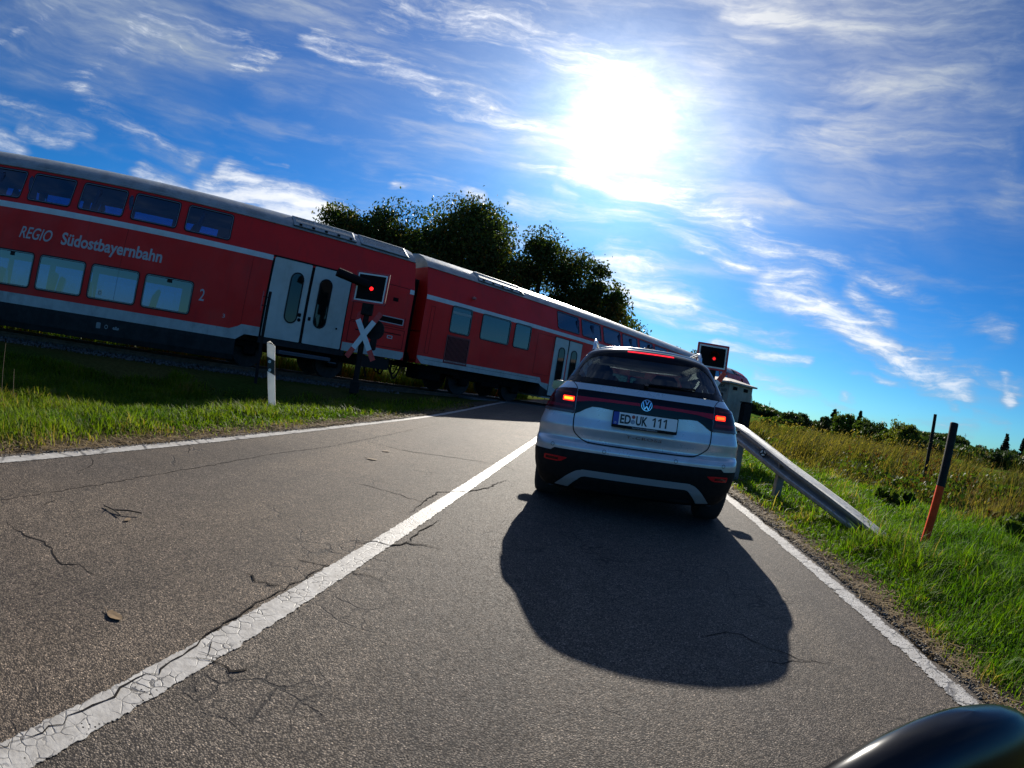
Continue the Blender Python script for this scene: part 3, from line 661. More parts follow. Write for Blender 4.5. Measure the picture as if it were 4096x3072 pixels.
# --- left coach (x = distance along the track)
def left_coach():
    root = coach_root('double_deck_coach', 'red double-deck coach on the left with large lettering between its two rows of windows', 0)
    E = -10.28; W0 = -37.0
    up = [(-17.53 - 1.531 * k, -16.20 - 1.531 * k) for k in range(13)]; low = [(-18.26 - 1.507 * k, -16.90 - 1.507 * k) for k in range(12)]
    holes = [window(root, a, b, 3.115, 3.855, M_PANE_UP) for a, b in up[:6]]
    holes += [window(root, a, b, 1.09, 1.93, M_PANE_LOW, latch=(k in (0, 3))) for k, (a, b) in enumerate(low[:6])]
    allh = holes + [(a + .03, b - .03, 3.145, 3.825) for a, b in up[6:]] + [(a + .03, b - .03, 1.12, 1.90) for a, b in low[6:]]
    mb = MB()
    for s in (-1, 1):
        wall(mb, W0, E, .86, 3.92, allh, s); wall(mb, W0, -15.52, .16, .86, allh, s, 1)
    end_wall(mb, E, 1); end_wall(mb, W0, -1); mb.box(((W0 + E) / 2, 0, .90), (E - W0 - .1, 2.5, .06), mi=1) if False else None
    mb.box(((-15.5 + E) / 2, 0, .92), (E + 15.4, 2.7, .08), mi=1); mb.box(((-15.5 + W0) / 2, 0, .22), (-15.5 - W0, 2.6, .06), mi=1)
    mb.add([(-15.52, -1.37, .16), (-15.52, 1.37, .16), (-15.52, 1.39, .9), (-15.52, -1.39, .9)], [(0, 1, 2, 3)], 1)
    mb.build('body', [M_RED, M_SKIRT], root)
    roof_shell(root, W0, E)
    far_panes(root, allh)
    decks(root, W0, E, (W0, -15.6), (W0, -15))
    band_cols([(W0, .70, .945), (-15.75, .70, .945), (-15.53, .70, 1.03), (-15.42, .78, 1.10), (-15.30, .86, 1.10), (-14.90, .86, 1.10)], .006, 'lower_band', M_BAND, root)
    band_cols([(-12.40, .86, 1.10), (-10.40, .86, 1.10), (-10.30, .95, 1.10)], .006, 'lower_band', M_BAND, root)
    band_cols([(W0, 2.88, 3.02), (-14.90, 2.88, 3.02)], .006, 'upper_stripe', M_STRIPE, root); band_cols([(-10.44, 2.88, 3.02), (E, 2.88, 3.02)], .006, 'upper_stripe', M_STRIPE, root)
    # double door
    mb = MB(); mb.prism([(-14.90, .84), (-12.42, .84), (-12.42, 2.945), (-14.90, 2.945)], wfn(), .0005, .003); mb.prism([(-14.9, 2.995), (-12.0, 2.995), (-12.0, 3.03), (-14.9, 3.03)], wfn(), .003, .03)
    mb.build('door_frame', M_DARKSLOT, root)
    d = door_leaf(root, -14.84, -13.72, .87, 2.99, (-14.09, .165, 1.37, 2.68))
    h = MB(); h.prism(circle(-13.83, 1.47, .05), wfn(), .02, .032); h.prism(rrect(-13.885, -13.79, 1.55, 1.65, .015, 2), wfn(), .02, .03); h.build('door_button', M_DARKSLOT, d)
    d = door_leaf(root, -13.63, -12.46, .87, 2.99, (-13.21, .165, 1.37, 2.68))
    h = MB(); h.prism(rrect(-13.57, -13.49, 1.50, 1.60, .01, 2), wfn(), .02, .026); h.build('door_button', M_DARKSLOT, d)
    h = MB(); h.prism(circle(-12.66, 1.42, .03), wfn(), .02, .028); h.build('door_lock', M_DARKSLOT, d)
    s_ = MB(); s_.box((-13.5, -1.36, .545), (1.55, .30, .10), bev=.012); s_.box((-13.5, -1.5, .545), (1.5, .02, .03)); s_.box((-12.62, -1.33, .47), (.25, .2, .03)); s_.build('step', mat('step_blue', (.05, .055, .075), .5), root)
    s_ = MB(); s_.prism([(-14.9, .70), (-12.3, .70), (-12.3, .86), (-14.9, .86)], wfn(), -.04, .004); s_.build('sill_panel', M_SKIRT, root)
    # equipment hatches at the coach end
    g = MB()
    for a in ((-12.27, -11.9, 1.76, 2.4), (-12.28, -11.4, 1.14, 1.73), (-11.85, -10.42, 1.79, 3.03), (-11.45, -10.38, 1.16, 1.74)): outline(g, *a)
    g.prism([(-11.36, 1.58), (-10.5, 1.58), (-10.5, 1.61), (-11.36, 1.61)], wfn(), .001, .006); g.prism([(-12.05, 1.5), (-11.9, 1.5), (-11.9, 1.53), (-12.05, 1.53)], wfn(), .001, .006)
    g.prism([(-11.34, 1.90), (-10.50, 1.90), (-10.50, 2.06), (-11.34, 2.06)], wfn(), .0005, .004); g.prism([(-10.98, 2.56), (-10.80, 2.56), (-10.80, 2.67), (-10.98, 2.67)], wfn(), .0005, .01)
    g.build('hatch', M_DARKSLOT, root)
    g = MB(); g.ring(rrect(-10.97, -10.78, 1.43, 1.53, .02, 2), rrect(-10.94, -10.81, 1.455, 1.505, .01, 2), wfn(), .001, .012); g.ring(rrect(-11.36, -10.48, 1.88, 2.08, .02, 2), rrect(-11.33, -10.51, 1.905, 2.055, .02, 2), wfn(), .001, .014); g.build('hatch_trim', M_LET, root)
    roof_grille(root, -14.45, -12.42, 4.0, 4.33, 8, False, 3); roof_grille(root, -12.25, -10.55, 4.0, 4.33, 26, True, 1)
    # lettering
    def lettering(txt, x, z, width, size, shear, bold, x_m=M_LET):
        me, a = text_mesh(txt, size, shear, bold, .0015, width=width)
        n = len(a); o = link('lettering', me, x_m, root); o.rotation_euler = (R(90), 0, 0); o.location = (x, -1.39 - .004, z); return o
    lettering('REGIO', -22.05, 2.235, .97, .385, .22, .004); lettering('Südostbayernbahn', -20.78, 2.235, 2.86, .40, 0, .010)
    lettering('2', -16.72, 1.50, .14, .42, 0, .003); lettering('3', -16.0, 1.18, .07, .14, 0, .0)
    MPL = mat('plate_grey', (.20, .21, .21), .6); g = MB(); g.prism(rrect(-19.35, -19.23, .44, .58, .02, 2), wfn(), .001, .008); g.build('data_plate', MPL, root); g = MB(); g.ring(circle(-19.07, .50, .05), circle(-19.07, .50, .03), wfn(), .001, .006); g.build('ring_mark', MPL, root); g = MB()
    for k in range(3): g.prism(circle(-18.86 + .06 * k, .49 + .02 * (k == 1), .03, 8), wfn(), .001, .006)
    g.prism([(-18.87, .46), (-18.73, .46), (-18.73, .49), (-18.87, .49)], wfn(), .001, .005); g.build('arch_mark', MPL, root)
    g = MB(); g.prism(rrect(-19.46, -19.34, 1.2, 1.34, .01, 2), wfn(), -.002, .0045)
    g.ring(circle(-19.40, 1.27, .045, 16), circle(-19.40, 1.27, .033, 16), wfn(), .0046, .006, 1); g.build('window_sticker', [mat('sticker', (.5, .55, .5), .6), M_DARKSLOT], root)
    bogie(root, -13.72, 2.55); bogie(root, W0 + 3.6)
    for xx in (-15.45, -19.0, -23.4, -27.9): g = MB(); g.prism([(xx, 1.11), (xx + .007, 1.11), (xx + .007, 2.87), (xx, 2.87)], wfn(), .0004, .0015); g.build('panel_joint', M_DARKSLOT, root)
    for xx in (-20.2, -17.0, -16.1): g = MB(); g.prism([(xx, .20), (xx + .01, .20), (xx + .01, .93), (xx, .93)], wfn(), .0065, .0075); g.build('panel_joint', M_DARKSLOT, root)
    for k in range(8): seat_row(root, -17.35 - 1.51 * k, 2.57, 1 if k % 2 else -1)
    for k in range(6): seat_row(root, -18.1 - 1.51 * k, .43, 1 if k % 2 else -1)
    # couplings and hoses at the end
    c = MB(); c.box((-10.05, 0, 2.2), (.5, 1.5, 2.5), bev=.05)
    for k in range(7): c.box((-10.25 + .07 * k, 0, 2.2), (.03, 1.62, 2.62), bev=.01)
    c.build('gangway_bellows', M_RUBBER, root)
    for sy in (-.87, .87): c = MB(); c.tube([(E - .1, sy, .95), (E + .18, sy, .95), (E + .2, sy, .95), (E + .25, sy, .95)], [.10, .10, .22, .22], 16); c.build('buffer', M_UNDER, root, 40)
    c = MB()
    for dy, dip in ((-.6, .55), (-.45, .42), (.35, .5), (.6, .45)):
        c.tube([(E + .02 + t * .46, dy, .80 - dip * math.sin(math.pi * t)) for t in np.linspace(0, 1, 12)], .028, 6)
    c.tube([(-11.35, -.9, .8), (-11.3, -.95, .4), (-11.2, -.9, .18)], .03, 6); c.box((-11.2, -.5, .66), (1.0, 1.6, .34)); c.build('hose', M_RUBBER, root, 40)
    return root
left_coach()

def right_coach():
    root = coach_root('control_coach', 'red double-deck control coach with rounded cab end, crossing the road behind the car', 0)
    A = -9.80; B = 17.5
    up = [(-3.46 + 1.612 * k, -2.02 + 1.612 * k) for k in range(12)]; low = [(-.9 + 1.612 * k, .52 + 1.612 * k) for k in range(8)]
    holes = [window(root, a, b, 3.13, 3.87, M_PANE_UP) for a, b in up] + [window(root, a, b, 1.09, 1.93, M_PANE_LOW) for a, b in low]
    holes.append(window(root, -8.74, -7.86, 2.00, 2.90, M_PANE_LOW, hopper=.22)); holes.append(window(root, -7.42, -6.03, 2.00, 2.90, M_PANE_LOW)); holes.append(window(root, -5.82, -4.94, 1.99, 2.90, M_PANE_LOW))
    mb = MB()
    for s in (-1, 1): wall(mb, A, B, .86, 3.92, holes, s); wall(mb, -4.0, B, .40, .86, holes, s, 1)
    end_wall(mb, A, -1); mb.box(((A - 4.2) / 2, 0, .92), (-4.2 - A, 2.7, .08), mi=1); mb.box(((B - 3.9) / 2, 0, .44), (B + 3.9, 2.6, .06), mi=1); mb.box(((A - 4.2) / 2, 0, 1.85), (-4.2 - A, 2.7, .05), mi=1)
    mb.add([(-4.0, -1.38, .40), (-4.0, 1.38, .40), (-4.0, 1.39, .9), (-4.0, -1.39, .9)], [(3, 2, 1, 0)], 1)
    # rounded cab
    st = [(17.5, 1, 4.47), (18.5, 1, 4.50), (19.5, 1, 4.52), (20.3, 1, 4.48), (21.0, .995, 4.38), (21.5, .985, 4.2), (21.9, .97, 3.9), (22.2, .955, 3.5), (22.45, .93, 3.0), (22.65, .90, 2.4), (22.8, .86, 1.7), (22.88, .80, 1.2), (22.92, .6, 1.0)]
    secs = []
    for x, w, top in st:
        lo = .40 + .18 * sst(19, 22.4, x); pr = [(wy(.40 + t * 4.07) if False else float(np.interp(t, [(z - .4) / 4.07 for z in _wz], _wy)), t) for t in (0, .06, .12, .18, .3, .45, .62, .66, .75, .865, .914, .958, .99, 1.0)]
        secs.append([(x, -a * w, lo + t * (top - lo)) for a, t in pr] + [(x, a * w, lo + t * (top - lo)) for a, t in reversed(pr[:-1])])
    n = len(secs[0])
    for (sa, sb, q) in zip(secs, secs[1:], st):
        for k in range(n - 1):
            zc = (sa[k][2] + sb[k][2] + sa[k + 1][2] + sb[k + 1][2]) / 4
            kk = min(k, n - 2 - k); m_i = 3 if kk < 4 and zc < 1.0 else (2 if kk >= 11 and q[0] < 20.4 else 0)
            if q[0] > 22.15 and 1.7 < zc < 3.2 and kk > 4: m_i = 4
            mb.add([sa[k], sb[k], sb[k + 1], sa[k + 1]], [(0, 1, 2, 3)], m_i)
    mb.add(secs[-1], [tuple(range(n))], 0)
    mb.build('body', [M_RED, M_SKIRT, M_ROOF, M_BAND, M_PANE_DOOR], root, 32)
    roof_shell(root, A, B)
    cw = MB(); cw.add([(20.85, -1.405, 1.95), (22.15, -1.355, 1.62), (22.1, -1.345, 2.55), (21.0, -1.395, 2.95)], [(0, 1, 2, 3)]); 
    cwo = cw.build('cab_window', M_PANE_DOOR, root)
    far_panes(root, holes); decks(root, -4, B, (-3.8, B), (-3.5, B))
    band_cols([(A + .01, 1.03, 1.10), (-9.59, .86, 1.10), (-4.10, .86, 1.09), (-3.98, .78, .92), (-3.56, .64, .90)], .006, 'lower_band', M_BAND, root)
    band_cols([(-1.75, .64, .90), (B, .64, .90)], .006, 'lower_band', M_BAND, root)
    band_cols([(A, 2.88, 3.02), (B, 2.88, 3.02)], .005, 'upper_stripe', M_STRIPE, root)
    mb = MB(); mb.prism([(-3.56, .42), (-1.76, .42), (-1.76, 2.80), (-3.56, 2.80)], wfn(), .0005, .003); mb.build('door_frame', M_DARKSLOT, root)
    door_leaf(root, -3.52, -2.70, .46, 2.77, (-3.06, .17, 1.0, 2.40)); door_leaf(root, -2.62, -1.80, .46, 2.77, (-2.26, .17, 1.0, 2.40))
    v = MB(); v.ring(rrect(-8.77, -7.78, 1.0, 1.92, .01, 2), rrect(-8.72, -7.83, 1.05, 1.87, .01, 2), wfn(), .001, .012, 0); v.prism([(-8.72, 1.05), (-7.83, 1.05), (-7.83, 1.87), (-8.72, 1.87)], wfn(), .0005, .002, 1)
    for k in range(17): a = -8.70 + .85 * (k + .5) / 17; v.prism([(a - .012, 1.05), (a + .012, 1.05), (a + .012, 1.87), (a - .012, 1.87)], wfn(), .002, .012, 0)
    v.build('vent_grille', [mat('train_red_dark', (.16, .012, .012), .5), M_DARKSLOT], root)
    v = MB(); v.box((-7.93, -1.40, 3.30), (.14, .10, .10), bev=.02); v.build('side_lamp', mat('lamp_red', (.35, .08, .07), .4), root)
    v = MB(); v.prism([(18.95, 3.15), (19.35, 3.1), (19.3, 3.85), (19.0, 3.85)], lambda a, b, t: (a, -(wy(b * .97) * .985 + t), b), .0, .012); v.build('cab_slit', M_DARKSLOT, root)
    roof_grille(root, -7.6, -5.35, 4.0, 4.33, 8, False, 3)
    g = MB(); g.prism([(17.4, 4.05), (20.3, 3.82), (19.9, 4.02), (17.4, 4.34)], lambda a, b, t: (a, -(np.interp(b, [3.8, 4.05, 4.34], [1.12, 1.06, .75]) + t), b), .0, .03)
    for k in range(6): a = 17.7 + .42 * k; g.prism([(a, 4.06 - .08 * (a - 17.4)), (a + .12, 4.05 - .08 * (a - 17.4)), (a + .12, 4.25 - .1 * (a - 17.4)), (a, 4.26 - .1 * (a - 17.4))], lambda a_, b, t: (a_, -(np.interp(b, [3.8, 4.05, 4.34], [1.12, 1.06, .75]) + t), b), .03, .06, 1)
    g.build('roof_grille', [M_DARKSLOT, M_GREY], root)
    g = MB(); outline(g, -9.55, -9.4, 1.2, 2.7, .008); outline(g, -4.55, -3.62, 1.2, 2.75, .008); g.prism([(-9.5, 1.0), (-4.2, 1.0), (-4.2, 1.008), (-9.5, 1.008)], wfn(), .006, .008); g.build('panel_joint', M_DARKSLOT, root)
    bogie(root, -6.25, 2.5); bogie(root, 14.0, 2.5)
    u = MB(); u.box((-7.2, 0, .74), (4.6, 2.2, .18)); u.box((-8.9, -.6, .55), (.9, .8, .4), bev=.04); u.box((-4.6, -.7, .66), (.5, .6, .3), bev=.03); u.build('underframe', M_UNDER, root)
    for k in range(10): seat_row(root, -2.4 + 1.612 * k, 2.57, 1 if k % 2 else -1)
    for sy in (-.87, .87): c = MB(); c.tube([(A + .1, sy, .95), (A - .08, sy, .95), (A - .1, sy, .95), (A - .15, sy, .95)], [.10, .10, .22, .22], 16); c.build('buffer', M_UNDER, root, 40)
right_coach()

# ------------------------------------------------------------------ silver car, seen from behind
def car_paint():
    m = bpy.data.materials.new('silver_paint'); m.use_nodes = True; T = NT(m.node_tree); b = T.n['Principled BSDF']
    p = T.node('ShaderNodeTexCoord').outputs['Object']
    fl = T.noise(p, 900, 2); dirtn = T.noise(p, 5, 6, .65); sz = T.node('ShaderNodeSeparateXYZ'); T.l.new(p, sz.inputs[0])
    c = T.mix(T.ramp(fl, .3, .7), (.50, .52, .54), (.60, .62, .645))
    dm = T.math('MULTIPLY', T.ramp(sz.outputs[2], .3, 1.0, .45, .05), T.ramp(dirtn, .35, .7))
    c = T.mix(dm, c, (.22, .20, .17))
    T.put(b.inputs['Base Color'], c); b.inputs['Metallic'].default_value = .35; T.put(b.inputs['Roughness'], T.ramp(dirtn, .3, .7, .26, .36)); b.inputs['Coat Weight'].default_value = .6; b.inputs['Coat Roughness'].default_value = .06
    MATS['silver_paint'] = m; return m
M_SILVER = car_paint()
M_BLKGLOSS = mat('car_gloss_black', (.004, .004, .005), .12, spec=.22)
M_PLAST = mat('car_black_plastic', (.011, .011, .011), .7, spec=.12, var=.15, vscale=9, dirt=((.03, .028, .025), .2))
M_SKID = mat('car_skid_silver', (.34, .345, .35), .45, .3)
M_LAMP = mat('lamp_dark_red', (.050, .003, .006), .12, spec=.3)
M_LAMPR = mat('lamp_red_band', (.16, .008, .016), .15, spec=.3)
M_LAMPW = mat('lamp_clear', (.09, .07, .072), .15, spec=.4)
M_REDSTRIP = mat('reflector_strip', (.40, .008, .035), .35, spec=.2)
M_REFL = mat('reflector_red', (.55, .008, .014), .3, spec=.2)
M_LED = mat('brake_led', (.5, .05, .02), .3, emit=(1.0, .018, .004), estr=1.25); M_LEDC = mat('brake_led_core', (.5, .2, .05), .3, emit=(1.0, .30, .008), estr=1.6); M_LEDD = mat('brake_led_core_dim', (.5, .1, .02), .3, emit=(1.0, .10, .006), estr=1.3)
M_LED3 = mat('high_brake_led', (.4, .01, .02), .3, emit=(1.0, .012, .025), estr=.9)
M_CHROME = mat('chrome', (.72, .73, .75), .18, 1.0)
M_TYRE = mat('tyre', (.014, .014, .014), .85, bump=.4, bscale=60)
M_CARGLASS = glass_mat('car_rear_glass', (.30, .36, .36), .02); M_CARGLASS2 = glass_mat('car_windscreen', (.75, .82, .80), .04)
M_CABIN = mat('car_interior', (.045, .046, .050), .8); M_CABIN2 = mat('car_headliner', (.22, .21, .20), .8)
CARX, CARY, CARYAW, CARROLL = .424, 4.043, -.0198, R(-1.6)
_Z = np.arange(.17, 1.4905, .005)
def _tab(pts, sg=2.2):
    a = np.interp(_Z, [p[0] for p in pts], [p[1] for p in pts]); k = np.exp(-np.arange(-8, 9) ** 2 / (2 * sg * sg)); k /= k.sum()
    return np.convolve(np.pad(a, 8, 'edge'), k, 'valid')
_W = _tab([(.17, .79), (.20, .815), (.26, .85), (.36, .876), (.48, .886), (.60, .888), (.72, .884), (.80, .862), (.88, .835), (.94, .815), (1.0, .785), (1.05, .742), (1.10, .70), (1.2, .652), (1.3, .600), (1.37, .552), (1.40, .50), (1.43, .40), (1.455, .26), (1.49, .05)])
_Y0 = _tab([(.17, .20), (.22, .12), (.30, .06), (.40, .02), (.46, .0), (.56, -.005), (.595, .015), (.615, .065), (.66, .062), (.72, .045), (.80, .062), (.90, .068), (.98, .075), (1.03, .09), (1.09, .12), (1.20, .205), (1.30, .272), (1.36, .305), (1.375, .312), (1.40, .33), (1.43, .375), (1.455, .48), (1.475, .75), (1.49, 1.2)], 1.4)
_D = _tab([(.17, .34), (.5, .36), (.8, .36), (1.0, .34), (1.1, .32), (1.35, .26), (1.49, .2)])
_N = _tab([(.17, 3.0), (.5, 3.4), (.8, 3.3), (1.0, 3.2), (1.1, 3.4), (1.35, 3.2), (1.49, 2.4)])
_YF = _tab([(.17, 3.78), (.3, 3.92), (.5, 3.96), (.7, 3.90), (.82, 3.74), (.90, 3.45), (.965, 3.05), (.99, 2.92), (1.2, 2.55), (1.37, 2.22), (1.42, 2.05), (1.455, 1.85), (1.475, 1.62), (1.49, 1.3)])
def _zi(t, z): return float(np.interp(z, _Z, t))
def rear(x, z):
    w, n = _zi(_W, z), _zi(_N, z); q = min(abs(x) / w, .99995)
    return _zi(_Y0, z) + _zi(_D, z) * (1 - (1 - q ** n) ** (1 / n))
def rsurf(x, z, off=0.0):
    w = _zi(_W, z); x = max(-w * .9995, min(w * .9995, x)); y = rear(x, z); h = .006
    a = min(abs(x) + h, w * .9995); b = max(abs(x) - h, 0); gx = (rear(a, z) - rear(b, z)) / max(a - b, 1e-5) * (1 if x >= 0 else -1)
    gz = (rear(x, z + h) - rear(x, z - h)) / (2 * h); n = Vector((gx, -1, gz)).normalized()
    return (x + n.x * off, y + n.y * off, z + n.z * off)

def car_shell(z0, z1, step=.01):
    """stacked plan outlines; returns verts, faces, and per-face (x,y,z) centres"""
    zs = [z for z in np.arange(z0, z1 + 1e-6, step) if z < 1.405] + [z for z in np.arange(1.405, 1.4851, .002) if z0 - 1e-6 <= z <= z1 + 1e-6]; A = np.linspace(0, math.pi / 2, 26); rings = []
    for z in zs:
        w, n, D, y0, yf = (_zi(t, z) for t in (_W, _N, _D, _Y0, _YF)); Df = .55; pts = []
        for a in A: pts.append((w * math.sin(a) ** (2 / n), y0 + D * (1 - math.cos(a) ** (2 / n))))
        for t in np.linspace(0, 1, 26)[1:-1]: pts.append((w, y0 + D + (yf - Df - y0 - D) * t))
        nf = 2.6
        for a in A[::-1]: pts.append((w * math.sin(a) ** (2 / nf), yf - Df * (1 - math.cos(a) ** (2 / nf))))
        rings.append([(x, y, z) for x, y in pts] + [(-x, y, z) for x, y in pts[-2:0:-1]])
    return rings
def shell_faces(rings, keep):
    n = len(rings[0]); V = [p for r in rings for p in r]; F = []
    for j in range(len(rings) - 1):
        for i in range(n):
            k = (i + 1) % n; f = (j * n + i, j * n + k, (j + 1) * n + k, (j + 1) * n + i)
            c = [sum(V[q][t] for q in f) / 4 for t in range(3)]
            m_i = keep(*c)
            if m_i is not None: F.append((f, m_i))
    return V, F
def in_arch(x, y, z):
    return any((y - yc) ** 2 + (z - .31) ** 2 < .355 ** 2 for yc in (.69, 3.27)) and abs(x) > .5

def patch_rows(mb, rows, off, nx=24, mi=0):
    """rows: (z, x_left, x_right) draped on the rear surface"""
    zs = [r[0] for r in rows]
    def fn(u, v):
        z = v; a = np.interp(z, zs, [r[1] for r in rows]); b = np.interp(z, zs, [r[2] for r in rows]); return rsurf(a + (b - a) * u, z, off)
    vs = sorted({*zs, *np.linspace(zs[0], zs[-1], max(3, int((zs[-1] - zs[0]) / .012)))}); mb.grid(fn, np.linspace(0, 1, nx), vs, mi)
def patch_cols(mb, cols, off, nz=8, mi=0, nx=None):
    """cols: (x, z_low, z_high)"""
    xs = [c[0] for c in cols]
    def fn(u, v): lo = np.interp(u, xs, [c[1] for c in cols]); hi = np.interp(u, xs, [c[2] for c in cols]); return rsurf(u, lo + (hi - lo) * v, off)
    us = sorted({*xs, *np.linspace(xs[0], xs[-1], nx or max(4, int((xs[-1] - xs[0]) / .02)))}); mb.grid(fn, us, np.linspace(0, 1, nz), mi)
def sym(cols): return [(-x, a, b) for x, a, b in reversed(cols) if x > 0] + cols
def seam(mb, pts, w, off):
    P = [Vector(rsurf(x, z, off)) for x, z in pts]; vs = []
    for i, (x, z) in enumerate(pts):
        a, b = pts[max(i - 1, 0)], pts[min(i + 1, len(pts) - 1)]; d = Vector((b[0] - a[0], b[1] - a[1])).normalized()
        for s in (-1, 1): vs.append(rsurf(x - d.y * w * s, z + d.x * w * s, off))
    mb.add(vs, [(2 * i, 2 * i + 2, 2 * i + 3, 2 * i + 1) for i in range(len(pts) - 1)])
def smoothline(pts, n=8):
    out = []
    for i in range(len(pts) - 1):
        p0, p1, p2, p3 = pts[max(i - 1, 0)], pts[i], pts[i + 1], pts[min(i + 2, len(pts) - 1)]
        for k in range(n):
            t = k / n; out.append(tuple(.5 * (2 * p1[c] + (p2[c] - p0[c]) * t + (2 * p0[c] - 5 * p1[c] + 4 * p2[c] - p3[c]) * t * t + (3 * p1[c] - p0[c] - 3 * p2[c] + p3[c]) * t ** 3) for c in range(2)))
    return out + [tuple(pts[-1])]

def build_car():
    root = thing('suv_car', 'silver compact SUV with lit brake lights waiting in front of the train', 'car', (CARX, CARY, 0), CARYAW)
    tilt = lambda o: setattr(o, 'rotation_euler', (0, CARROLL, 0))
    def B(mb, name, m, parent=root, sm=None):
        o = mb.build(name, m, parent, sm)
        if parent is root and name != 'wheel': tilt(o)
        return o
    # body: lower shell, pillars, roof
    def low(x, y, z):
        if in_arch(x, y, z): return None
        if z < .505 and (y > .0): return 1 if (z < .30 or y < .9 or y > 3.3 or (z < .36) or any((y - c) ** 2 + (z - .31) ** 2 < .42 ** 2 for c in (.79, 3.27))) else 0
        return 0
    V, F = shell_faces(car_shell(.17, 1.09, .0075), low)
    mb = MB(); mb.v = V; mb.f = [f for f, m in F]; mb.m = [m for f, m in F]
    def gh(x, y, z):
        w = _zi(_W, z)
        if y < _zi(_Y0, z) + .16 and abs(x) < np.interp(z, [1.09, 1.14, 1.22, 1.355, 1.38], [.64, .64, .60, .545, .51]) and z < 1.36: return None
        if abs(x) > w * .93:
            if 1.75 < y < 2.62 - (z - 1.1) * 1.2 or .95 < y < 1.68: return None if 1.11 < z < 1.35 else 2
            if .48 < y < .86: return 2
            return 0 if z > 1.34 else (2 if y < 2.3 else 0)
        if y > _zi(_YF, z) - .5 and z < 1.36: return None
        return 0
    V, F = shell_faces(car_shell(1.09, 1.485), gh); k = len(mb.v)
    mb.v += V; mb.f += [tuple(i + k for i in f) for f, m in F]; mb.m += [m for f, m in F]
    top = car_shell(1.485, 1.485)[0]; mb.add(top, [tuple(range(len(top)))], 0)
    B(mb, 'body', [M_SILVER, M_PLAST, M_BLKGLOSS], sm=32)
    ins = MB(); ins.box((0, 2.0, .98), (1.36, 3.2, .05)); ins.box((0, 2.0, .24), (1.5, 3.4, .05)); ins.box((0, 2.85, 1.0), (1.3, .5, .12), bev=.04); ins.box((0, .80, .90), (1.25, .14, .46), bev=.05)
    ins.box((0, 1.25, 1.40), (.95, 1.6, .02), mi=1)
    for yc in (.69, 3.27): ins.box((0, yc, .42), (1.45, .8, .5))
    B(ins, 'cabin', [M_CABIN, M_CABIN2])
    for x, y, h in ((-.44, 1.0, 1.30), (0, .98, 1.215), (.22, 1.0, 1.27), (-.36, 2.0, 1.25), (.36, 2.0, 1.25)):
        hb = MB(); hb.box((x, y, h - .09), (.26 if h > 1.22 else .2, .10, .19), bev=.06); hb.box((x, y + .02, h - .26), (.44 if y > 1.5 else .10, .12, .20), bev=.05); B(hb, 'headrest', M_CABIN, sm=60)
    hb = MB(); hb.tube([(-.36 + .17 * math.cos(a), 2.62 + .05 * math.sin(a), 1.06 + .17 * math.sin(a)) for a in np.linspace(0, 6.28, 20)], .016, 6); B(hb, 'steering_wheel', M_CABIN)
    hb = MB(); hb.box((0, 2.36, 1.33), (.20, .02, .06), bev=.01); B(hb, 'inside_mirror', M_CABIN)
    # rear window: black surround plus tinted see-through middle
    g = [(1.088, -.660, .660), (1.10, -.674, .674), (1.14, -.668, .668), (1.22, -.628, .628), (1.30, -.583, .583), (1.355, -.548, .548), (1.375, -.53, .53)]
    mb = MB(); rr_in = [(z, max(-.55, a * .86 + (.02 if z > 1.3 else 0)), min(.55, b * .86)) for z, a, b in g]
    lo, hi = 1.135, 1.345
    fb = [r for r in g if r[0] <= lo] + [(lo, -.669, .669)]; patch_rows(mb, fb, .004, 30)
    zt = lambda x: float(np.interp(abs(x), [0, .2, .33, .42, .48, .52, .56], [1.440, 1.437, 1.427, 1.412, 1.395, 1.377, 1.347]))
    patch_cols(mb, [(x, hi - .001, zt(x)) for x in np.linspace(-.552, .552, 33)], .005, 14, nx=60)
    mid = [(lo, -.669, .669), (1.14, -.668, .668), (1.22, -.628, .628), (1.30, -.583, .583), (hi, -.553, .553)]
    inn = lambda z: float(np.interp(z, [lo, 1.16, 1.2, 1.26, 1.32, hi], [.57, .60, .60, .565, .50, .43]))
    zz = np.linspace(lo, hi, 14)
    patch_rows(mb, [(z, np.interp(z, [r[0] for r in mid], [r[1] for r in mid]), -inn(z)) for z in zz], .004, 8); patch_rows(mb, [(z, inn(z), np.interp(z, [r[0] for r in mid], [r[2] for r in mid])) for z in zz], .004, 8)
    fw = B(mb, 'rear_window', M_BLKGLOSS, sm=40)
    mb = MB(); patch_rows(mb, [(z, -inn(z) - .01, inn(z) + .01) for z in zz], .001, 20); B(mb, 'pane', M_CARGLASS, fw, 60)
    mb = MB(); mb.tube([rsurf(x, 1.125 + .02 * (x + .3), .016) for x in np.linspace(-.02, .40, 8)], .009, 6); mb.tube([rsurf(-.02, 1.11, .0), rsurf(-.02, 1.118, .03)], .02, 8); B(mb, 'wiper', M_BLKGLOSS)
    mb = MB(); mb.grid(lambda u, v: (u * (.62 - .10 * v), 2.93 - .70 * v - .22 * abs(u) ** 2.5, .995 + .365 * v), np.linspace(-1, 1, 13), np.linspace(0, 1, 5)); B(mb, 'windscreen', M_CARGLASS2, sm=60)
    for s in (-1, 1):
        mb = MB()
        for a, b in ((.95, 1.68), (1.75, 2.5)): mb.grid(lambda y, z: (s * (_zi(_W, z) - .004), y, z), np.linspace(a - .02, b + .02, 3), np.linspace(1.10, 1.36, 6))
        B(mb, 'side_window', M_CARGLASS)
    # slim roof-edge spoiler lip and the high brake light just under it
    mb = MB(); lip = [(x, zt(x) + .006) for x in np.linspace(-.50, .50, 41)]; P = [Vector(rsurf(x, z, .006)) for x, z in lip]
    mb.tube(P, [.011 * min(1, .35 + 6 * min(i, 40 - i) / 40) for i in range(41)], 8); spo = B(mb, 'spoiler', M_SILVER, sm=60)
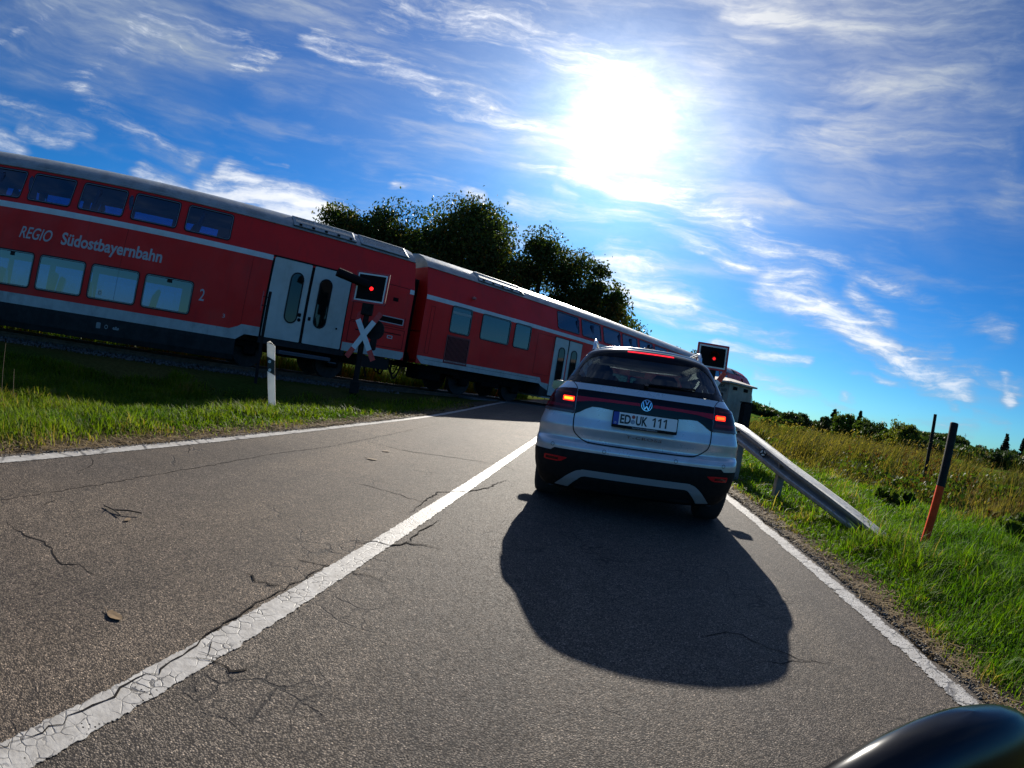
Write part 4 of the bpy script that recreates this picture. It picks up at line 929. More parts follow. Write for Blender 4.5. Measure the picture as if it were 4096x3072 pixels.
    mb = MB(); patch_cols(mb, [(x, 1.3985 - .05 * x * x, 1.4095 - .05 * x * x) for x in np.linspace(-.205, .205, 21)], .009, 3); mb.build('high_brake_light', M_LED3, spo)
    # black light band with the red reflector strip
    mb = MB()
    patch_cols(mb, sym([(0, .893, 1.03), (.27, .893, 1.03), (.38, .900, 1.03), (.44, .899, 1.03), (.49, .875, 1.03), (.535, .845, 1.03), (.578, .824, 1.028)]), .0035, 10)
    band = B(mb, 'light_band', M_BLKGLOSS, sm=50)
    mb = MB()
    for s in (-1, 1):
        c = [(.055, .955, .978), (.30, .953, .976), (.42, .948, .974), (.47, .942, .973), (.578, .924, .972)]
        patch_cols(mb, [(x, a, b) for x, a, b in c] if s > 0 else [(-x, a, b) for x, a, b in reversed(c)], .0065, 4)
    mb.build('reflector_strip', M_REDSTRIP, band, 50)
    # tail lamps
    for s in (-1, 1):
        rows = [(.826, .58, .845), (.86, .582, .838), (.92, .584, .815), (.97, .584, .793), (1.0, .582, .778), (1.012, .582, .760), (1.024, .582, .70), (1.03, .582, .62)]
        mk = lambda rs: [(z, a, b) if s > 0 else (z, -b, -a) for z, a, b in rs]
        mb = MB(); patch_rows(mb, mk(rows), .008, 18); edge = [(.58, .826), (.582, 1.03)]
        lamp = B(mb, 'tail_lamp', M_LAMP, sm=60)
        mb = MB(); patch_rows(mb, mk([(.826, .585, .842), (.848, .585, .838)]), .0105, 14); mb.build('reversing_strip', M_LAMPW, lamp, 60)
        mb = MB()
        for z0_, z1_, a, b in ((.868, .892, .60, .83), (.985, .999, .62, .775)): patch_rows(mb, mk([(z0_, a, b), (z1_, a, b)]), .0105, 12)
        mb.build('lamp_bar', M_LAMPR, lamp, 60)
        mb = MB(); patch_rows(mb, mk([(.922, .598, .686), (.928, .594, .690), (.956, .594, .690), (.962, .598, .686)]), .0105, 8); mb.build('brake_light', M_LED, lamp)
        mb = MB(); patch_rows(mb, mk([(.931, .605, .680), (.953, .605, .680)]), .0125, 6); mb.build('brake_light_core', M_LEDC if s < 0 else M_LEDD, lamp)
    # tailgate seam, crease, sensors
    gate = [(-.578, .83), (-.578, .76), (-.566, .69), (-.53, .65), (-.47, .615), (-.38, .604), (0, .602), (.38, .604), (.47, .615), (.53, .65), (.566, .69), (.578, .76), (.578, .83)]
    mb = MB(); seam(mb, smoothline(gate, 6), .0045, .0022)
    for s in (-1, 1): seam(mb, [(s * .582, 1.03), (s * .60, 1.06), (s * .635, 1.088)], .003, .0022); seam(mb, [(s * .595, .826), (s * .80, .823)], .003, .0022)
    B(mb, 'seam', M_RUBBER)
    for x in (-.72, -.292, .298, .72):
        o_ = [(x + .014 * math.cos(a), .556 + .014 * math.sin(a)) for a in np.linspace(0, 6.28, 17)]; mb = MB(); seam(mb, o_, .0016, .0025); B(mb, 'parking_sensor', M_RUBBER)
    # lower bumper, skid trim, reflectors
    mb = MB(); patch_rows(mb, [(.185, -.805, .805), (.23, -.838, .838), (.3, -.868, .868), (.40, -.882, .882), (.49, -.886, .886), (.508, -.886, .886)], .006, 60)
    patch_cols(mb, [(-.73, .505, .508), (-.70, .505, .532), (0, .505, .536), (.70, .505, .532), (.73, .505, .508)], .0064, 4, nx=80)
    B(mb, 'lower_bumper', M_PLAST, sm=50)
    sk_o = [(-.665, .222), (-.622, .268), (-.565, .322), (-.505, .368), (-.46, .385), (-.40, .392), (0, .392), (.40, .392), (.46, .385), (.505, .368), (.565, .322), (.622, .268), (.665, .222)]
    sk_i = [(-.545, .218), (-.51, .262), (-.47, .302), (-.445, .322), (-.42, .330), (-.38, .332), (0, .332), (.38, .332), (.42, .330), (.445, .322), (.47, .302), (.51, .262), (.545, .218)]
    mb = MB(); oo, in_ = smoothline(sk_o, 5), smoothline(sk_i, 5)
    mb.grid(lambda i, v: rsurf(oo[int(i)][0] * v + in_[int(i)][0] * (1 - v), oo[int(i)][1] * v + in_[int(i)][1] * (1 - v), .016 if v > .01 else .008), range(len(oo)), [0, .05, .5, .95, 1]); B(mb, 'skid_trim', M_SKID, sm=50)
    for s in (-1, 1):
        mb = MB(); c = [(.585, .462, .466), (.63, .432, .468), (.66, .425, .469), (.765, .425, .468), (.775, .432, .462)]
        patch_cols(mb, c if s > 0 else [(-x, a, b) for x, a, b in reversed(c)], .010, 5); r_ = B(mb, 'bumper_reflector', M_REFL, sm=50)
        mb = MB(); c = [(.655, .437, .457), (.76, .437, .457)]; patch_cols(mb, c if s > 0 else [(-x, a, b) for x, a, b in reversed(c)], .012, 3); mb.build('reflector_core', M_LAMP, r_)
    mb = MB(); mb.box((0, .35, .22), (1.0, .5, .06), bev=.02); mb.tube([(-.5, .25, .24), (-.42, .12, .225)], .03, 10); B(mb, 'underbody', M_UNDER)
    # number plate
    mb = MB(); pf = lambda a, b, t: (a, -.004 - t + (b - .83) * .10, b)
    mb.prism(rrect(-.268, .268, .766, .896, .008, 3), pf, 0, .012); plate = B(mb, 'number_plate', M_PLAST)
    mb = MB(); mb.prism(rrect(-.260, .260, .790, .890, .008, 3), pf, .0125, .0145); pl = mb.build('plate_white', mat('plate_white', (.74, .74, .72), .4), plate)
    mb = MB(); mb.prism(rrect(-.260, -.214, .790, .890, .006, 3), pf, .0147, .0155); mb.build('plate_blue', mat('plate_blue', (.01, .03, .28), .4), plate)
    mb = MB(); mb.prism(circle(-.098, .864, .0145), pf, .0147, .0158); mb.build('inspection_seal', mat('seal_orange', (.33, .055, .03), .5), plate)
    mb = MB(); mb.prism(circle(-.100, .825, .017), pf, .0147, .0158); mb.ring(circle(-.100, .825, .0175), circle(-.100, .825, .014), pf, .0158, .0163, 1); mb.prism([(-.110, .820), (-.092, .832), (-.095, .835), (-.113, .824)], pf, .0159, .0164, 1); mb.build('registration_seal', [mat('seal_grey', (.30, .33, .36), .4), mat('seal_blue', (.10, .17, .30), .4)], plate)
    def txt(s, x, z, size, width, m, y=-.0195, bold=0.0, par=plate, nm='plate_text', sp=1.0, ex=.0006):
        me, a = text_mesh(s, size, 0, bold, ex, width=width, space=sp); o = link(nm, me, m, par); o.rotation_euler = (R(84.3), 0, 0); o.location = (x, y + (z - .83) * .10, z); return o
    ONE = MB(); M_INK = mat('plate_ink', (.008, .008, .010), .5)
    txt('ED', -.207, .806, .098, .086, M_INK, bold=.0030); txt('UK', -.078, .806, .098, .094, M_INK, bold=.0030); [[mb1.prism([(a + k * .046, b) for a, b in ((.070, .806), (.083, .806), (.083, .879), (.074, .879), (.053, .862), (.060, .854), (.072, .864))], pf, .0147, .0156) for k in range(3)] for mb1 in [ONE]]; ONE.build('plate_text', M_INK, plate); txt('D', -.246, .797, .024, .013, mat('ink_white', (.7, .7, .72), .5), y=-.0205)
    txt('AUTOHAUS EBERSBERG', -.10, .7725, .0165, .205, mat('ink_grey', (.42, .43, .45), .5), y=-.0172)
    me, a = text_mesh('T-CROSS', .033, 0, .0003, .002, width=.29, space=1.25); o = link('model_lettering', me, M_CHROME, root); tilt(o); o.rotation_euler = (R(100), CARROLL, 0); o.location = (-.15, .036, .683)
    # emblem: ring with a V over a W
    mb = MB(); ec = (0, .967); ef = lambda a, b, t: rsurf(a, b, .006 + t); r_ = .0455
    mb.prism(circle(*ec, r_ - .003, 28), ef, 0, .002, 1); mb.ring(circle(*ec, r_, 40), circle(*ec, r_ - .0048, 40), ef, .0, .006)
    def bar(p, q, w=.0036):
        d = Vector((q[0] - p[0], q[1] - p[1])).normalized(); nx_, nz_ = -d.y * w, d.x * w
        mb.prism([(p[0] + nx_, ec[1] + p[1] + nz_), (p[0] - nx_, ec[1] + p[1] - nz_), (q[0] - nx_, ec[1] + q[1] - nz_), (q[0] + nx_, ec[1] + q[1] + nz_)], ef, .002, .006)
    bar((-.0165, .038), (0, .004)); bar((.0165, .038), (0, .004))
    for s in (-1, 1): bar((s * .034, .024), (s * .0165, -.033)); bar((s * .0165, -.033), (0, -.006))
    B(mb, 'emblem', [M_CHROME, M_BLKGLOSS])
    # roof rails, aerial, mirrors
    for s in (-1, 1):
        mb = MB(); P = [(s * (.515 - .02 * t), .72 + 1.25 * t, 1.415 + .105 * min(1, math.sin(math.pi * min(t * 5, .5))) * (1 if t < .9 else (1 - t) * 10)) for t in np.linspace(0, 1, 24)]
        mb.tube(P, .017, 8); mb.box((s * .515, .80, 1.44), (.03, .14, .10), bev=.012); B(mb, 'roof_rail', mat('rail_alu', (.62, .63, .64), .3, .7), sm=60)
        mb = MB(); mb.box((s * .955, 2.30, 1.06), (.19, .12, .13), bev=.045); mb.box((s * .83, 2.36, 1.00), (.14, .06, .04), bev=.015); w_ = B(mb, 'wing_mirror', M_SILVER, sm=60)
        g_ = MB(); g_.add([(s * .955 + a, 2.237, 1.06 + b) for a, b in rrect(-.082, .082, -.052, .052, .03, 4)], [tuple(range(20))]); g_.build('mirror_glass', mat('mirror_glass', (.05, .055, .06), .08, spec=.8, coat=.6), w_)
    mb = MB(); mb.box((-.01, .66, 1.478), (.10, .16, .022), bev=.01); mb.prism([(.62, 1.48), (.78, 1.48), (.66, 1.525), (.63, 1.525)], lambda a, b, t: (-.01 + t, a, b), -.012, .012); B(mb, 'aerial', M_BLKGLOSS, sm=50)
    # wheels stay flat on the road
    for s in (-1, 1):
        for yc in (.69, 3.27):
            mb = MB(); pr = [(-.115, .20), (-.118, .27), (-.108, .295), (-.085, .308), (0, .310), (.085, .308), (.108, .295), (.118, .27), (.115, .20)]
            n = 40; vs = [(s * .765 + a, yc + r_ * math.cos(t), .31 + r_ * math.sin(t)) for a, r_ in pr for t in np.linspace(0, 2 * math.pi, n, endpoint=False)]
            mb.add(vs, [(i * n + k, i * n + (k + 1) % n, (i + 1) * n + (k + 1) % n, (i + 1) * n + k) for i in range(len(pr) - 1) for k in range(n)]); 
            wo = mb.build('wheel', M_TYRE, root, 40)
            rm_ = MB(); rm_.tube([(s * .765 - s * .09, yc, .31), (s * .765 + s * .06, yc, .31)], .205, 28)
            for k in range(5): a = 2 * math.pi * k / 5; rm_.box((s * .84, yc + .11 * math.cos(a), .31 + .11 * math.sin(a)), (.03, .20, .06), rot=Matrix.Rotation(a, 3, 'X'), bev=.01)
            rm_.build('rim', mat('rim_dark', (.12, .12, .125), .4, .7), wo, 40)
build_car()

# ------------------------------------------------------------------ level-crossing signals
M_SIGRED = mat('signal_red', (.48, .012, .016), .5, var=.12, vscale=7); M_SIGWHITE = mat('signal_white', (.62, .62, .60), .5, var=.1, vscale=7); M_SIGBLK = mat('signal_black', (.006, .006, .007), .75, spec=.1)
M_POST = mat('post_dark', (.016, .015, .0145), .8, spec=.1, var=.3, vscale=6); M_GALV = mat('galvanised', (.26, .275, .28), .5, .30, var=.14, vscale=7, dirt=((.12, .115, .10), .4))
M_BUCKW = mat('buck_white', (.60, .61, .61), .45, var=.06, vscale=8); M_BUCKR = mat('buck_red', (.52, .016, .012), .42, var=.08, vscale=8)
M_BUCKR_LIT = mat('buck_red_lit', (.60, .035, .010), .45)  # second copy of the tip red, its lit tone put into the colour
M_SIGLED = mat('signal_led', (.5, .01, .01), .3, emit=(1.0, .010, .010), estr=1.3); M_SIGLEDC = mat('signal_led_dim', (.3, .01, .01), .4, emit=(1.0, .01, .01), estr=.10)

def crossing_signal(loc, rz, label, W, H, zc, ground, left):
    root = thing('crossing_signal', label, 'warning signal', (*loc, ground), rz, 'level crossing signals'); zc -= ground
    f = lambda a, b, t: (a, -t, b)
    mb = MB(); mb.prism(rrect(-W / 2, W / 2, zc - H / 2, zc + H / 2, .012, 2), f, -.06, .02); board = mb.build('signal_board', M_SIGBLK, root)
    mb = MB(); mb.ring(rrect(-W / 2, W / 2, zc - H / 2, zc + H / 2, .012, 2), rrect(-W / 2 + .045, W / 2 - .045, zc - H / 2 + .045, zc + H / 2 - .045, .006, 2), f, .0201, .034, 0)
    mb.ring(rrect(-W / 2 + .048, W / 2 - .048, zc - H / 2 + .048, zc + H / 2 - .048, .006, 2), rrect(-W / 2 + .085, W / 2 - .085, zc - H / 2 + .085, zc + H / 2 - .085, .004, 2), f, .0201, .030, 1)
    mb.build('board_border', [M_SIGRED, M_SIGWHITE], board)
    lx, lz = (.02, zc - .02) if left else (.05, zc - .04)
    mb = MB(); mb.prism(circle(lx, lz, .048, 20), f, .021, .035)
    lamp = mb.build('red_lamp', M_SIGLED if left else M_SIGLEDC, board)
    mb = MB()
    for i in range(-3, 4):
        for j in range(-3, 4):
            if i * i + j * j < 10: mb.prism(circle(lx + i * .0125, lz + j * .0125, .0042, 6), f, .0352, .037)
    mb.build('lamp_diodes', M_SIGLED, lamp)
    d = Vector((-.78, -.42, .16)).normalized() if left else Vector((-.10, -1, .02)).normalized(); L = .90 if left else .40; r = .14 if left else .122
    side = d.cross(Vector((0, 0, 1))).normalized(); up = side.cross(d).normalized(); o = Vector((lx - (.085 if left else 0), -.03, lz + (.055 if left else .03)))
    ts = np.linspace(0, L, 8); ang = np.linspace(R(-30 if left else 10), R(210 if left else 170), 22); mb = MB()
    for rr, flip in ((r, 0), (r - .008, 1)): mb.grid(lambda a, t: tuple(o + d * t + (side * math.cos(a) + up * math.sin(a)) * rr * (1 if t < L * .97 else .97)), ang if not flip else ang[::-1], ts)
    if left: mb.add([tuple(o + d * L + (side * math.cos(a) + up * math.sin(a)) * r * .97) for a in ang], [tuple(range(len(ang)))])
    mb.build('lamp_hood', M_SIGBLK, board, 40)
    mb = MB(); mb.box((.0, .06, zc - H / 2 - .13), (.29, .16, .34), bev=.02); mb.tube([(.0, .10, -.1), (.0, .10, zc)], .075, 14); mb.box((.0, .08, .16), (.22, .2, .34), bev=.02); mb.build('post', M_POST, root, 40)
    # St Andrew's cross
    cz = 1.53 - ground if left else 1.48 - ground; hw = .068
    for s in (-1, 1):
        a = R(30) * s; u = Vector((math.sin(a), math.cos(a))); v = Vector((u.y, -u.x)); y0 = .055 if s < 0 else .035
        def seg(mb, t0, t1, mi=0):
            q = [u * t + v * w for t, w in ((t0, hw), (t1, hw), (t1, -hw), (t0, -hw))]; q = [(p.x + .04, p.y + cz) for p in q]
            mb.prism(q[::-1], lambda A, B, t: (A, -y0 - t, B), 0, .012, mi)
        mb = MB(); seg(mb, -.42, .42); arm = mb.build('cross_arm', M_BUCKW, root)
        e0 = MB(); seg(e0, -.70, -.42); e0.build('red_tip', M_BUCKR if left else M_BUCKR_LIT, arm); e = MB()
        if left and s < 0:                               # this upper tip is bent back and shows only its edge
            e2 = MB(); q = [u * .421 + v * hw, u * .421 - v * hw]; 
            e2.add([(p.x + .04 + k * .0 - .03 * k, -y0 - .012 + k * .26, p.y + cz + .02 * k + (.22 * k)) for k in (0, 1) for p in q], [(0, 1, 3, 2)]); e2.v = [(x, y, z) for x, y, z in e2.v]
            t_ = e2.build('bent_tip', M_BUCKR, arm); t_['label'] = 'upper red tip bent back'
        else: seg(e, .42, .70); e.build('red_tip', M_BUCKR if left else M_BUCKR_LIT, arm)
    if left:
        mb = MB(); mb.tube([(.28, .02, 1.70 - ground), (.30, .10, 1.70 - ground), (.31, .14, 1.70 - ground)], [.26, .25, .10], 28); mb.tube([(.08, .1, 1.70 - ground), (.3, .1, 1.70 - ground)], .02, 8); mb.box((.30, .08, 1.33 - ground), (.16, .14, .30), bev=.03); mb.build('warning_bell', M_POST, root, 40)
    return root
crossing_signal((-5.98, 11.4), R(17), 'red crossing light on a square board with long hood, beside the train at left', .87, .81, 2.735, .03, True)
crossing_signal((2.75, 12.8), R(-6), 'red crossing light on a wide board rising behind the silver car', .84, .66, 2.43, .08, False)

# ------------------------------------------------------------------ steel pole with an edge-on sign
root = thing('sign_pole', 'slim dark steel pole with a red sign turned edge-on, left of the crossing', 'sign post', (-7.53, 9.3, float(terrain(-7.53, 9.3)) - .02), R(38))
mb = MB(); mb.box((0, 0, 1.06), (.075, .075, 2.16), bev=.008); mb.build('pole', M_POST, root)
mb = MB(); mb.box((-.16, 0, 1.90), (.018, .34, .44), bev=.004); pl = mb.build('sign_plate', mat('sign_pink', (.40, .05, .06), .5), root)
for zz in (1.8, 2.0): mb = MB(); mb.box((-.08, 0, zz), (.16, .03, .02)); mb.build('bracket', M_POST, root)

# ------------------------------------------------------------------ delineator post, leaning
def delineator():
    x, y = -5.10, 6.88; z = float(terrain(x, y)); root = thing('delineator_post', 'leaning white roadside post with a black slanted band and two round reflectors', 'roadside post', (x, y, z - .10), R(34))
    h0 = .06 - z; k = -.165
    out = [(-.062, .03), (-.066, 0), (-.058, -.022), (.05, -.045), (.064, -.03), (.066, 0), (.02, .055), (-.02, .055)]
    def sec(mb, za, zb, mi=0, topslope=0.0, botslope=0.0, grow=0.0):
        n = len(out); vs = []
        for lvl in (za, zb):
            for a, b in out:
                sl = botslope if lvl == za else topslope
                zz = lvl + sl * a / .066; w = 1 + .10 * (zz - .5) + grow; vs.append((a * w + k * zz, b * w, zz))
        mb.add(vs, [tuple(range(n)), tuple(range(2 * n - 1, n - 1, -1))] + [(i, n + i, n + (i + 1) % n, (i + 1) % n) for i in range(n)], mi)
    mw = mat('post_white', (.80, .80, .77), .5, var=.06, vscale=9, dirt=((.40, .37, .30), .3))
    pn = NT(mw.node_tree); tl_ = pn.node('ShaderNodeBsdfTranslucent'); tl_.inputs[0].default_value = (.85, .85, .80, 1); mx_ = pn.node('ShaderNodeMixShader'); mx_.inputs[0].default_value = .30      # thin hollow plastic lets light through
    pn.l.new(pn.n['Principled BSDF'].outputs[0], mx_.inputs[1]); pn.l.new(tl_.outputs[0], mx_.inputs[2]); pn.l.new(mx_.outputs[0], pn.n['Material Output'].inputs[0])
    mb = MB(); sec(mb, 0, .515 + h0, 0, -.027, 0); sec(mb, .755 + h0, .985 + h0, 0, -.02, -.027, .02)
    zt = .985 + h0; mb.add([(-.07 + k * zt, .0, zt + .02), (-.02 + k * zt, -.045, zt + .05), (.07 + k * zt, -.03, zt - .02), (.07 + k * zt, .02, zt - .02), (-.01 + k * zt, .06, zt + .03)], [(0, 1, 2, 3, 4)], 0); mb.build('post_body', mw, root)
    mb = MB(); sec(mb, .515 + h0, .755 + h0, 0, -.027, -.027); b = mb.build('black_band', mat('post_black', (.015, .015, .015), .5), root)
    for zz in (.70 + h0, .565 + h0):
        mb = MB(); mb.prism(circle(-.022 + k * zz, zz, .025, 18), lambda a, b_, t: (a, -.036 - t, b_), 0, .012); mb.prism(circle(-.022 + k * zz, zz, .008, 12), lambda a, b_, t: (a, -.0485 - t, b_), 0, .001, 1)
        mb.build('reflector', [mat('reflector_white', (.62, .62, .60), .25), mat('reflector_dot', (.2, .2, .2), .3)], b, 40)
delineator()

# ------------------------------------------------------------------ guardrail
def guardrail():
    root = thing('guardrail', 'galvanised steel guardrail sloping down into the grass right of the car', 'guardrail', (2.37, 8.0, 0)); O_ = Vector((2.37, 8.0, 0))
    W = [(0, 0), (.012, -.008), (.070, -.022), (.082, -.040), (.082, -.082), (.070, -.100), (.010, -.122), (0, -.132), (0, -.162), (.010, -.172), (.070, -.194), (.082, -.212), (.082, -.254), (.070, -.272), (.012, -.286), (0, -.294)]
    path = [(2.44, 15.5, .90), (2.42, 12, .90), (2.39, 9.0, .90), (2.375, 8.25, .90), (2.39, 7.9, .885), (2.45, 7.55, .815), (2.70, 6.27, .525), (2.90, 5.05, .30), (3.05, 4.12, .125), (3.11, 3.80, .045), (3.14, 3.62, .0)]
    P = [Vector(p) for p in path]; vs = []; n = len(W)
    for i, p in enumerate(P):
        t = (P[min(i + 1, len(P) - 1)] - P[max(i - 1, 0)]); t.z = 0; t.normalize(); out_ = Vector((t.y, -t.x, 0)); out_ = out_ if out_.x < 0 else -out_
        sq = 1.0 if i < 6 else max(.40, 1 - .14 * (i - 5))
        vs += [p + out_ * a * 1.0 + Vector((0, 0, b * sq)) - O_ for a, b in W]
    mb = MB(); mb.add(vs, [(i * n + k, i * n + k + 1, (i + 1) * n + k + 1, (i + 1) * n + k) for i in range(len(P) - 1) for k in range(n - 1)])
    lip = [Vector(p) + Vector((.006, .003, -.001)) - O_ for p in path]; mb.tube(lip, .009, 6); mb.tube([q - Vector((0, 0, .29 * (1 if i < 6 else max(.40, 1 - .14 * (i - 5))))) for i, q in enumerate(lip)], .007, 6)
    mb.build('rail_beam', M_GALV, root, 30)
    for x, y, zt in ((2.47, 14.0, .8), (2.47, 12.0, .8), (2.46, 10.0, .8), (2.45, 8.05, .82), (2.66, 6.55, .54)):
        mb = MB(); mb.box((x - O_.x, y - O_.y, zt / 2 - .2), (.10, .12, zt + .4)); mb.box((x - O_.x - .03, y - O_.y, zt - .10), (.05, .10, .22)); mb.build('post', mat('post_galv', (.15, .155, .15), .55, .4, var=.2, vscale=8), root)
    mb = MB(); r = Matrix.Rotation(R(-13), 3, 'Z')
    for y0, z0 in ((8.45, .85), (8.45, .68), (8.2, .85), (8.2, .68), (8.0, .84), (8.0, .66), (7.75, .79), (7.75, .62)):
        mb = MB(); mb.tube([(2.36 - .095 - O_.x, y0 - O_.y, z0), (2.36 - .055 - O_.x, y0 - O_.y, z0)], .016, 8); mb.build('bolt', M_POST, root)
    c = Vector((2.50, 6.98, .57)) - O_; d = Vector((-.45, -.89, .0)).normalized(); mb = MB(); mb.tube([c, c + d * .05], .055, 20); rf = mb.build('reflector_disc', M_RUBBER, root, 40)
    mb = MB(); q = c + d * .052; s_ = Vector((-d.y, d.x, 0)) 
    for k in range(3):
        a0 = R(90 + 120 * k + 12); pts = [q + (s_ * math.cos(a) + Vector((0, 0, 1)) * math.sin(a)) * rr for rr, aa in ((.012, [a0 + R(48)]), (.042, np.linspace(a0, a0 + R(96), 8))) for a in aa]
        mb.add(pts, [tuple(range(len(pts)))])
    mb.build('reflector_segment', mat('reflector_pale', (.66, .66, .62), .3), rf)
guardrail()

# ------------------------------------------------------------------ marker posts on the right
root = thing('marker_post', 'round marker post, black above and orange below, in the right-hand grass', 'marker post', (3.66, 4.26, .02))
lean = lambda z: (.105 * z / 1.28, 0, z)
mb = MB(); mb.tube([lean(-.1), lean(.635)], .051, 20); mb.build('lower_section', mat('marker_orange', (.62, .050, .006), .6, spec=.2, var=.12, vscale=5, dirt=((.2, .07, .03), .4)), root, 40)
mb = MB(); mb.tube([lean(.635), lean(1.275), lean(1.283)], [.052, .052, .044], 20); mb.build('upper_section', mat('marker_black', (.008, .008, .009), .6, spec=.2, var=.2, vscale=9), root, 40)
root = thing('wooden_post', 'thin black weathered post standing in the tall dry grass at right', 'post', (8.78, 10.9, -.15))
mb = MB(); mb.tube([(0, 0, 0), (.03, 0, 1.2), (.06, 0, 2.06)], [.058, .055, .05], 10); mb.build('shaft', M_POST, root, 40)
mb = MB(); mb.tube([(.07, 0, 1.75), (.35, .15, 0.2)], .006, 5); mb.build('stay_wire', M_POST, root)

# ------------------------------------------------------------------ concrete crossing hut
def hut():
    P0 = Vector((5.50, 21.2)); rz = R(36.5); u = Vector((math.cos(rz), math.sin(rz))); z0 = .02
    root = thing('signal_hut', 'small concrete crossing hut with a low hipped roof behind the guardrail', 'hut', (P0.x, P0.y, z0), rz)
    mc = mat('concrete', (.30, .27, .22), .9, var=.15, vscale=2.5, bump=.35, bscale=14, dirt=((.10, .09, .07), .5)); Lx, Ly, H = 1.75, 2.3, 2.40
    mb = MB(); mb.box((Lx / 2, Ly / 2, H / 2), (Lx, Ly, H)); mb.box((Lx / 2, Ly / 2, .06), (Lx + .08, Ly + .08, .12)); mb.build('wall', mc, root)
    o = .16; mb = MB(); e = [(-o, -o), (Lx + o, -o), (Lx + o, Ly + o), (-o, Ly + o)]
    mb.add([(a, b, H) for a, b in e] + [(a, b, H + .07) for a, b in e] + [(.55, .7, H + .27), (Lx - .55, .7, H + .27), (Lx - .55, Ly - .7, H + .27), (.55, Ly - .7, H + .27)], [(3, 2, 1, 0), (0, 1, 5, 4), (1, 2, 6, 5), (2, 3, 7, 6), (3, 0, 4, 7), (4, 5, 9, 8), (5, 6, 10, 9), (6, 7, 11, 10), (7, 4, 8, 11), (8, 9, 10, 11)])
    mb.build('roof', mat('roof_concrete', (.40, .35, .29), .85, var=.12, vscale=3), root)
    mb = MB(); mb.box((-.015, .72, 1.0), (.04, .86, 1.9), bev=.008); d = mb.build('door', mat('hut_door', (.055, .045, .035), .6), root)
    mb = MB(); mb.box((-.045, .4, 1.0), (.03, .12, .03)); mb.build('handle', M_POST, d)
    for x in (.42, 1.22): mb = MB(); mb.box((x, -.012, 2.22), (.30, .03, .14)); mb.build('air_vent', M_DARKSLOT, root)
    for t, z, w in (('ODE', 2.20, .34), ('5.503', 2.02, .46)):
        me, a = text_mesh(t, .17, 0, .002, .002, width=w); q = link('hut_lettering', me, mat('hut_ink', (.02, .02, .02), .7), root); q.rotation_euler = (R(90), 0, R(-90)); q.location = (-.006, .60, z)
    root = thing('switch_cabinet', 'dark narrow switch cabinet beside the concrete hut', 'cabinet', (6.35, 21.0, .04), R(20))
    mb = MB(); mb.box((0, 0, 1.0), (.42, .35, 1.25), bev=.02); mb.box((0, 0, 1.66), (.48, .41, .06), bev=.02); mb.build('housing', M_POST, root)
    for s in (-1, 1): mb = MB(); mb.box((s * .15, 0, .2), (.06, .08, .4)); mb.build('leg', M_GALV, root)
hut()

# ------------------------------------------------------------------ the rider's own mirror at the lower right
def moto():
    root = thing('motorcycle_mirror', 'glossy black motorcycle mirror housing close to the camera at bottom right', 'mirror', (.70, .50, .362))
    V = []; nu, nv = 40, 20
    for j in range(nv + 1):
        ph = math.pi * j / nv
        for i in range(nu):
            th = 2 * math.pi * i / nu; cz, sz = math.cos(ph), math.sin(ph); sg = lambda v, e: math.copysign(abs(v) ** e, v)
            x = .40 * sg(math.cos(th), .9) * sg(sz, .8); y = .10 * sg(math.sin(th), .9) * sg(sz, .8); z = .243 * sg(cz, .95)
            z += (-.9 * x * x if x < 0 else -.30 * x * x) - .05 * x
            V.append((x, y, z))
    mb = MB(); mb.add(V, [(j * nu + i, (j + 1) * nu + i, (j + 1) * nu + (i + 1) % nu, j * nu + (i + 1) % nu) for j in range(nv) for i in range(nu)])
    mb.build('mirror_housing', mat('moto_black', (.004, .004, .005), .22, spec=.35), root, 70)
    mb = MB(); mb.tube([(.02, -.04, -.12), (.06, -.14, -.26), (.0, -.30, -.34), (-.1, -.42, -.36)], .012, 10); mb.build('stem', M_RUBBER, root, 50)
moto()

# ------------------------------------------------------------------ vegetation
rng = np.random.default_rng(21)
def blades(pos, h, w, lean, rnd, heading=None, bend=.5, name='grass'):
    """tapered two-segment blades; pos (n,3), h, w (n), lean (n) as share of height"""
    n = len(pos); a = rng.uniform(0, 2 * np.pi, n) if heading is None else heading; fa = a + rng.normal(np.pi / 2, .5, n)
    d = np.stack([np.cos(a), np.sin(a), np.zeros(n)], 1); s = np.stack([np.cos(fa), np.sin(fa), np.zeros(n)], 1) * (w / 2)[:, None]; up = np.array([0, 0, 1.0])
    mid = pos + up * (h * .55)[:, None] + d * (h * lean * .30)[:, None]; tip = pos + up * (h * (1 - .25 * lean))[:, None] + d * (h * lean)[:, None]
    V = np.stack([pos - s, pos + s, mid + s * .8, mid - s * .8, tip], 1).reshape(-1, 3); b = np.arange(n)[:, None] * 5
    return V, [b + np.array([[0, 1, 2, 3]]), b + np.array([[3, 2, 4]])], np.repeat(rnd, 5)
def join(parts):
    V, Q, T_, Rr, k = [], [], [], [], 0
    for v, (q, t), r in parts: V.append(v); Q.append(q + k); T_.append(t + k); Rr.append(r); k += len(v)
    return np.concatenate(V), [np.concatenate(Q), np.concatenate(T_)], np.concatenate(Rr)
def noise2(x, y, s, seed):
    r = np.random.default_rng(seed); f = r.normal(0, 1, (9, 2)) / s; p = r.uniform(0, 6.28, 9)
    return sum(np.sin(x * a[0] * 3 + y * a[1] * 3 + q) for a, q in zip(f, p)) / 4.2
def scatter(n, x0, x1, y0, y1, keep, near=(0, 0), power=1.0):
    x = rng.uniform(x0, x1, n); y = rng.uniform(y0, y1, n); k = keep(x, y); x, y = x[k], y[k]
    return x, y
def pdist(x, y): return (x - TB[0]) * TN[0] + (y - TB[1]) * TN[1]
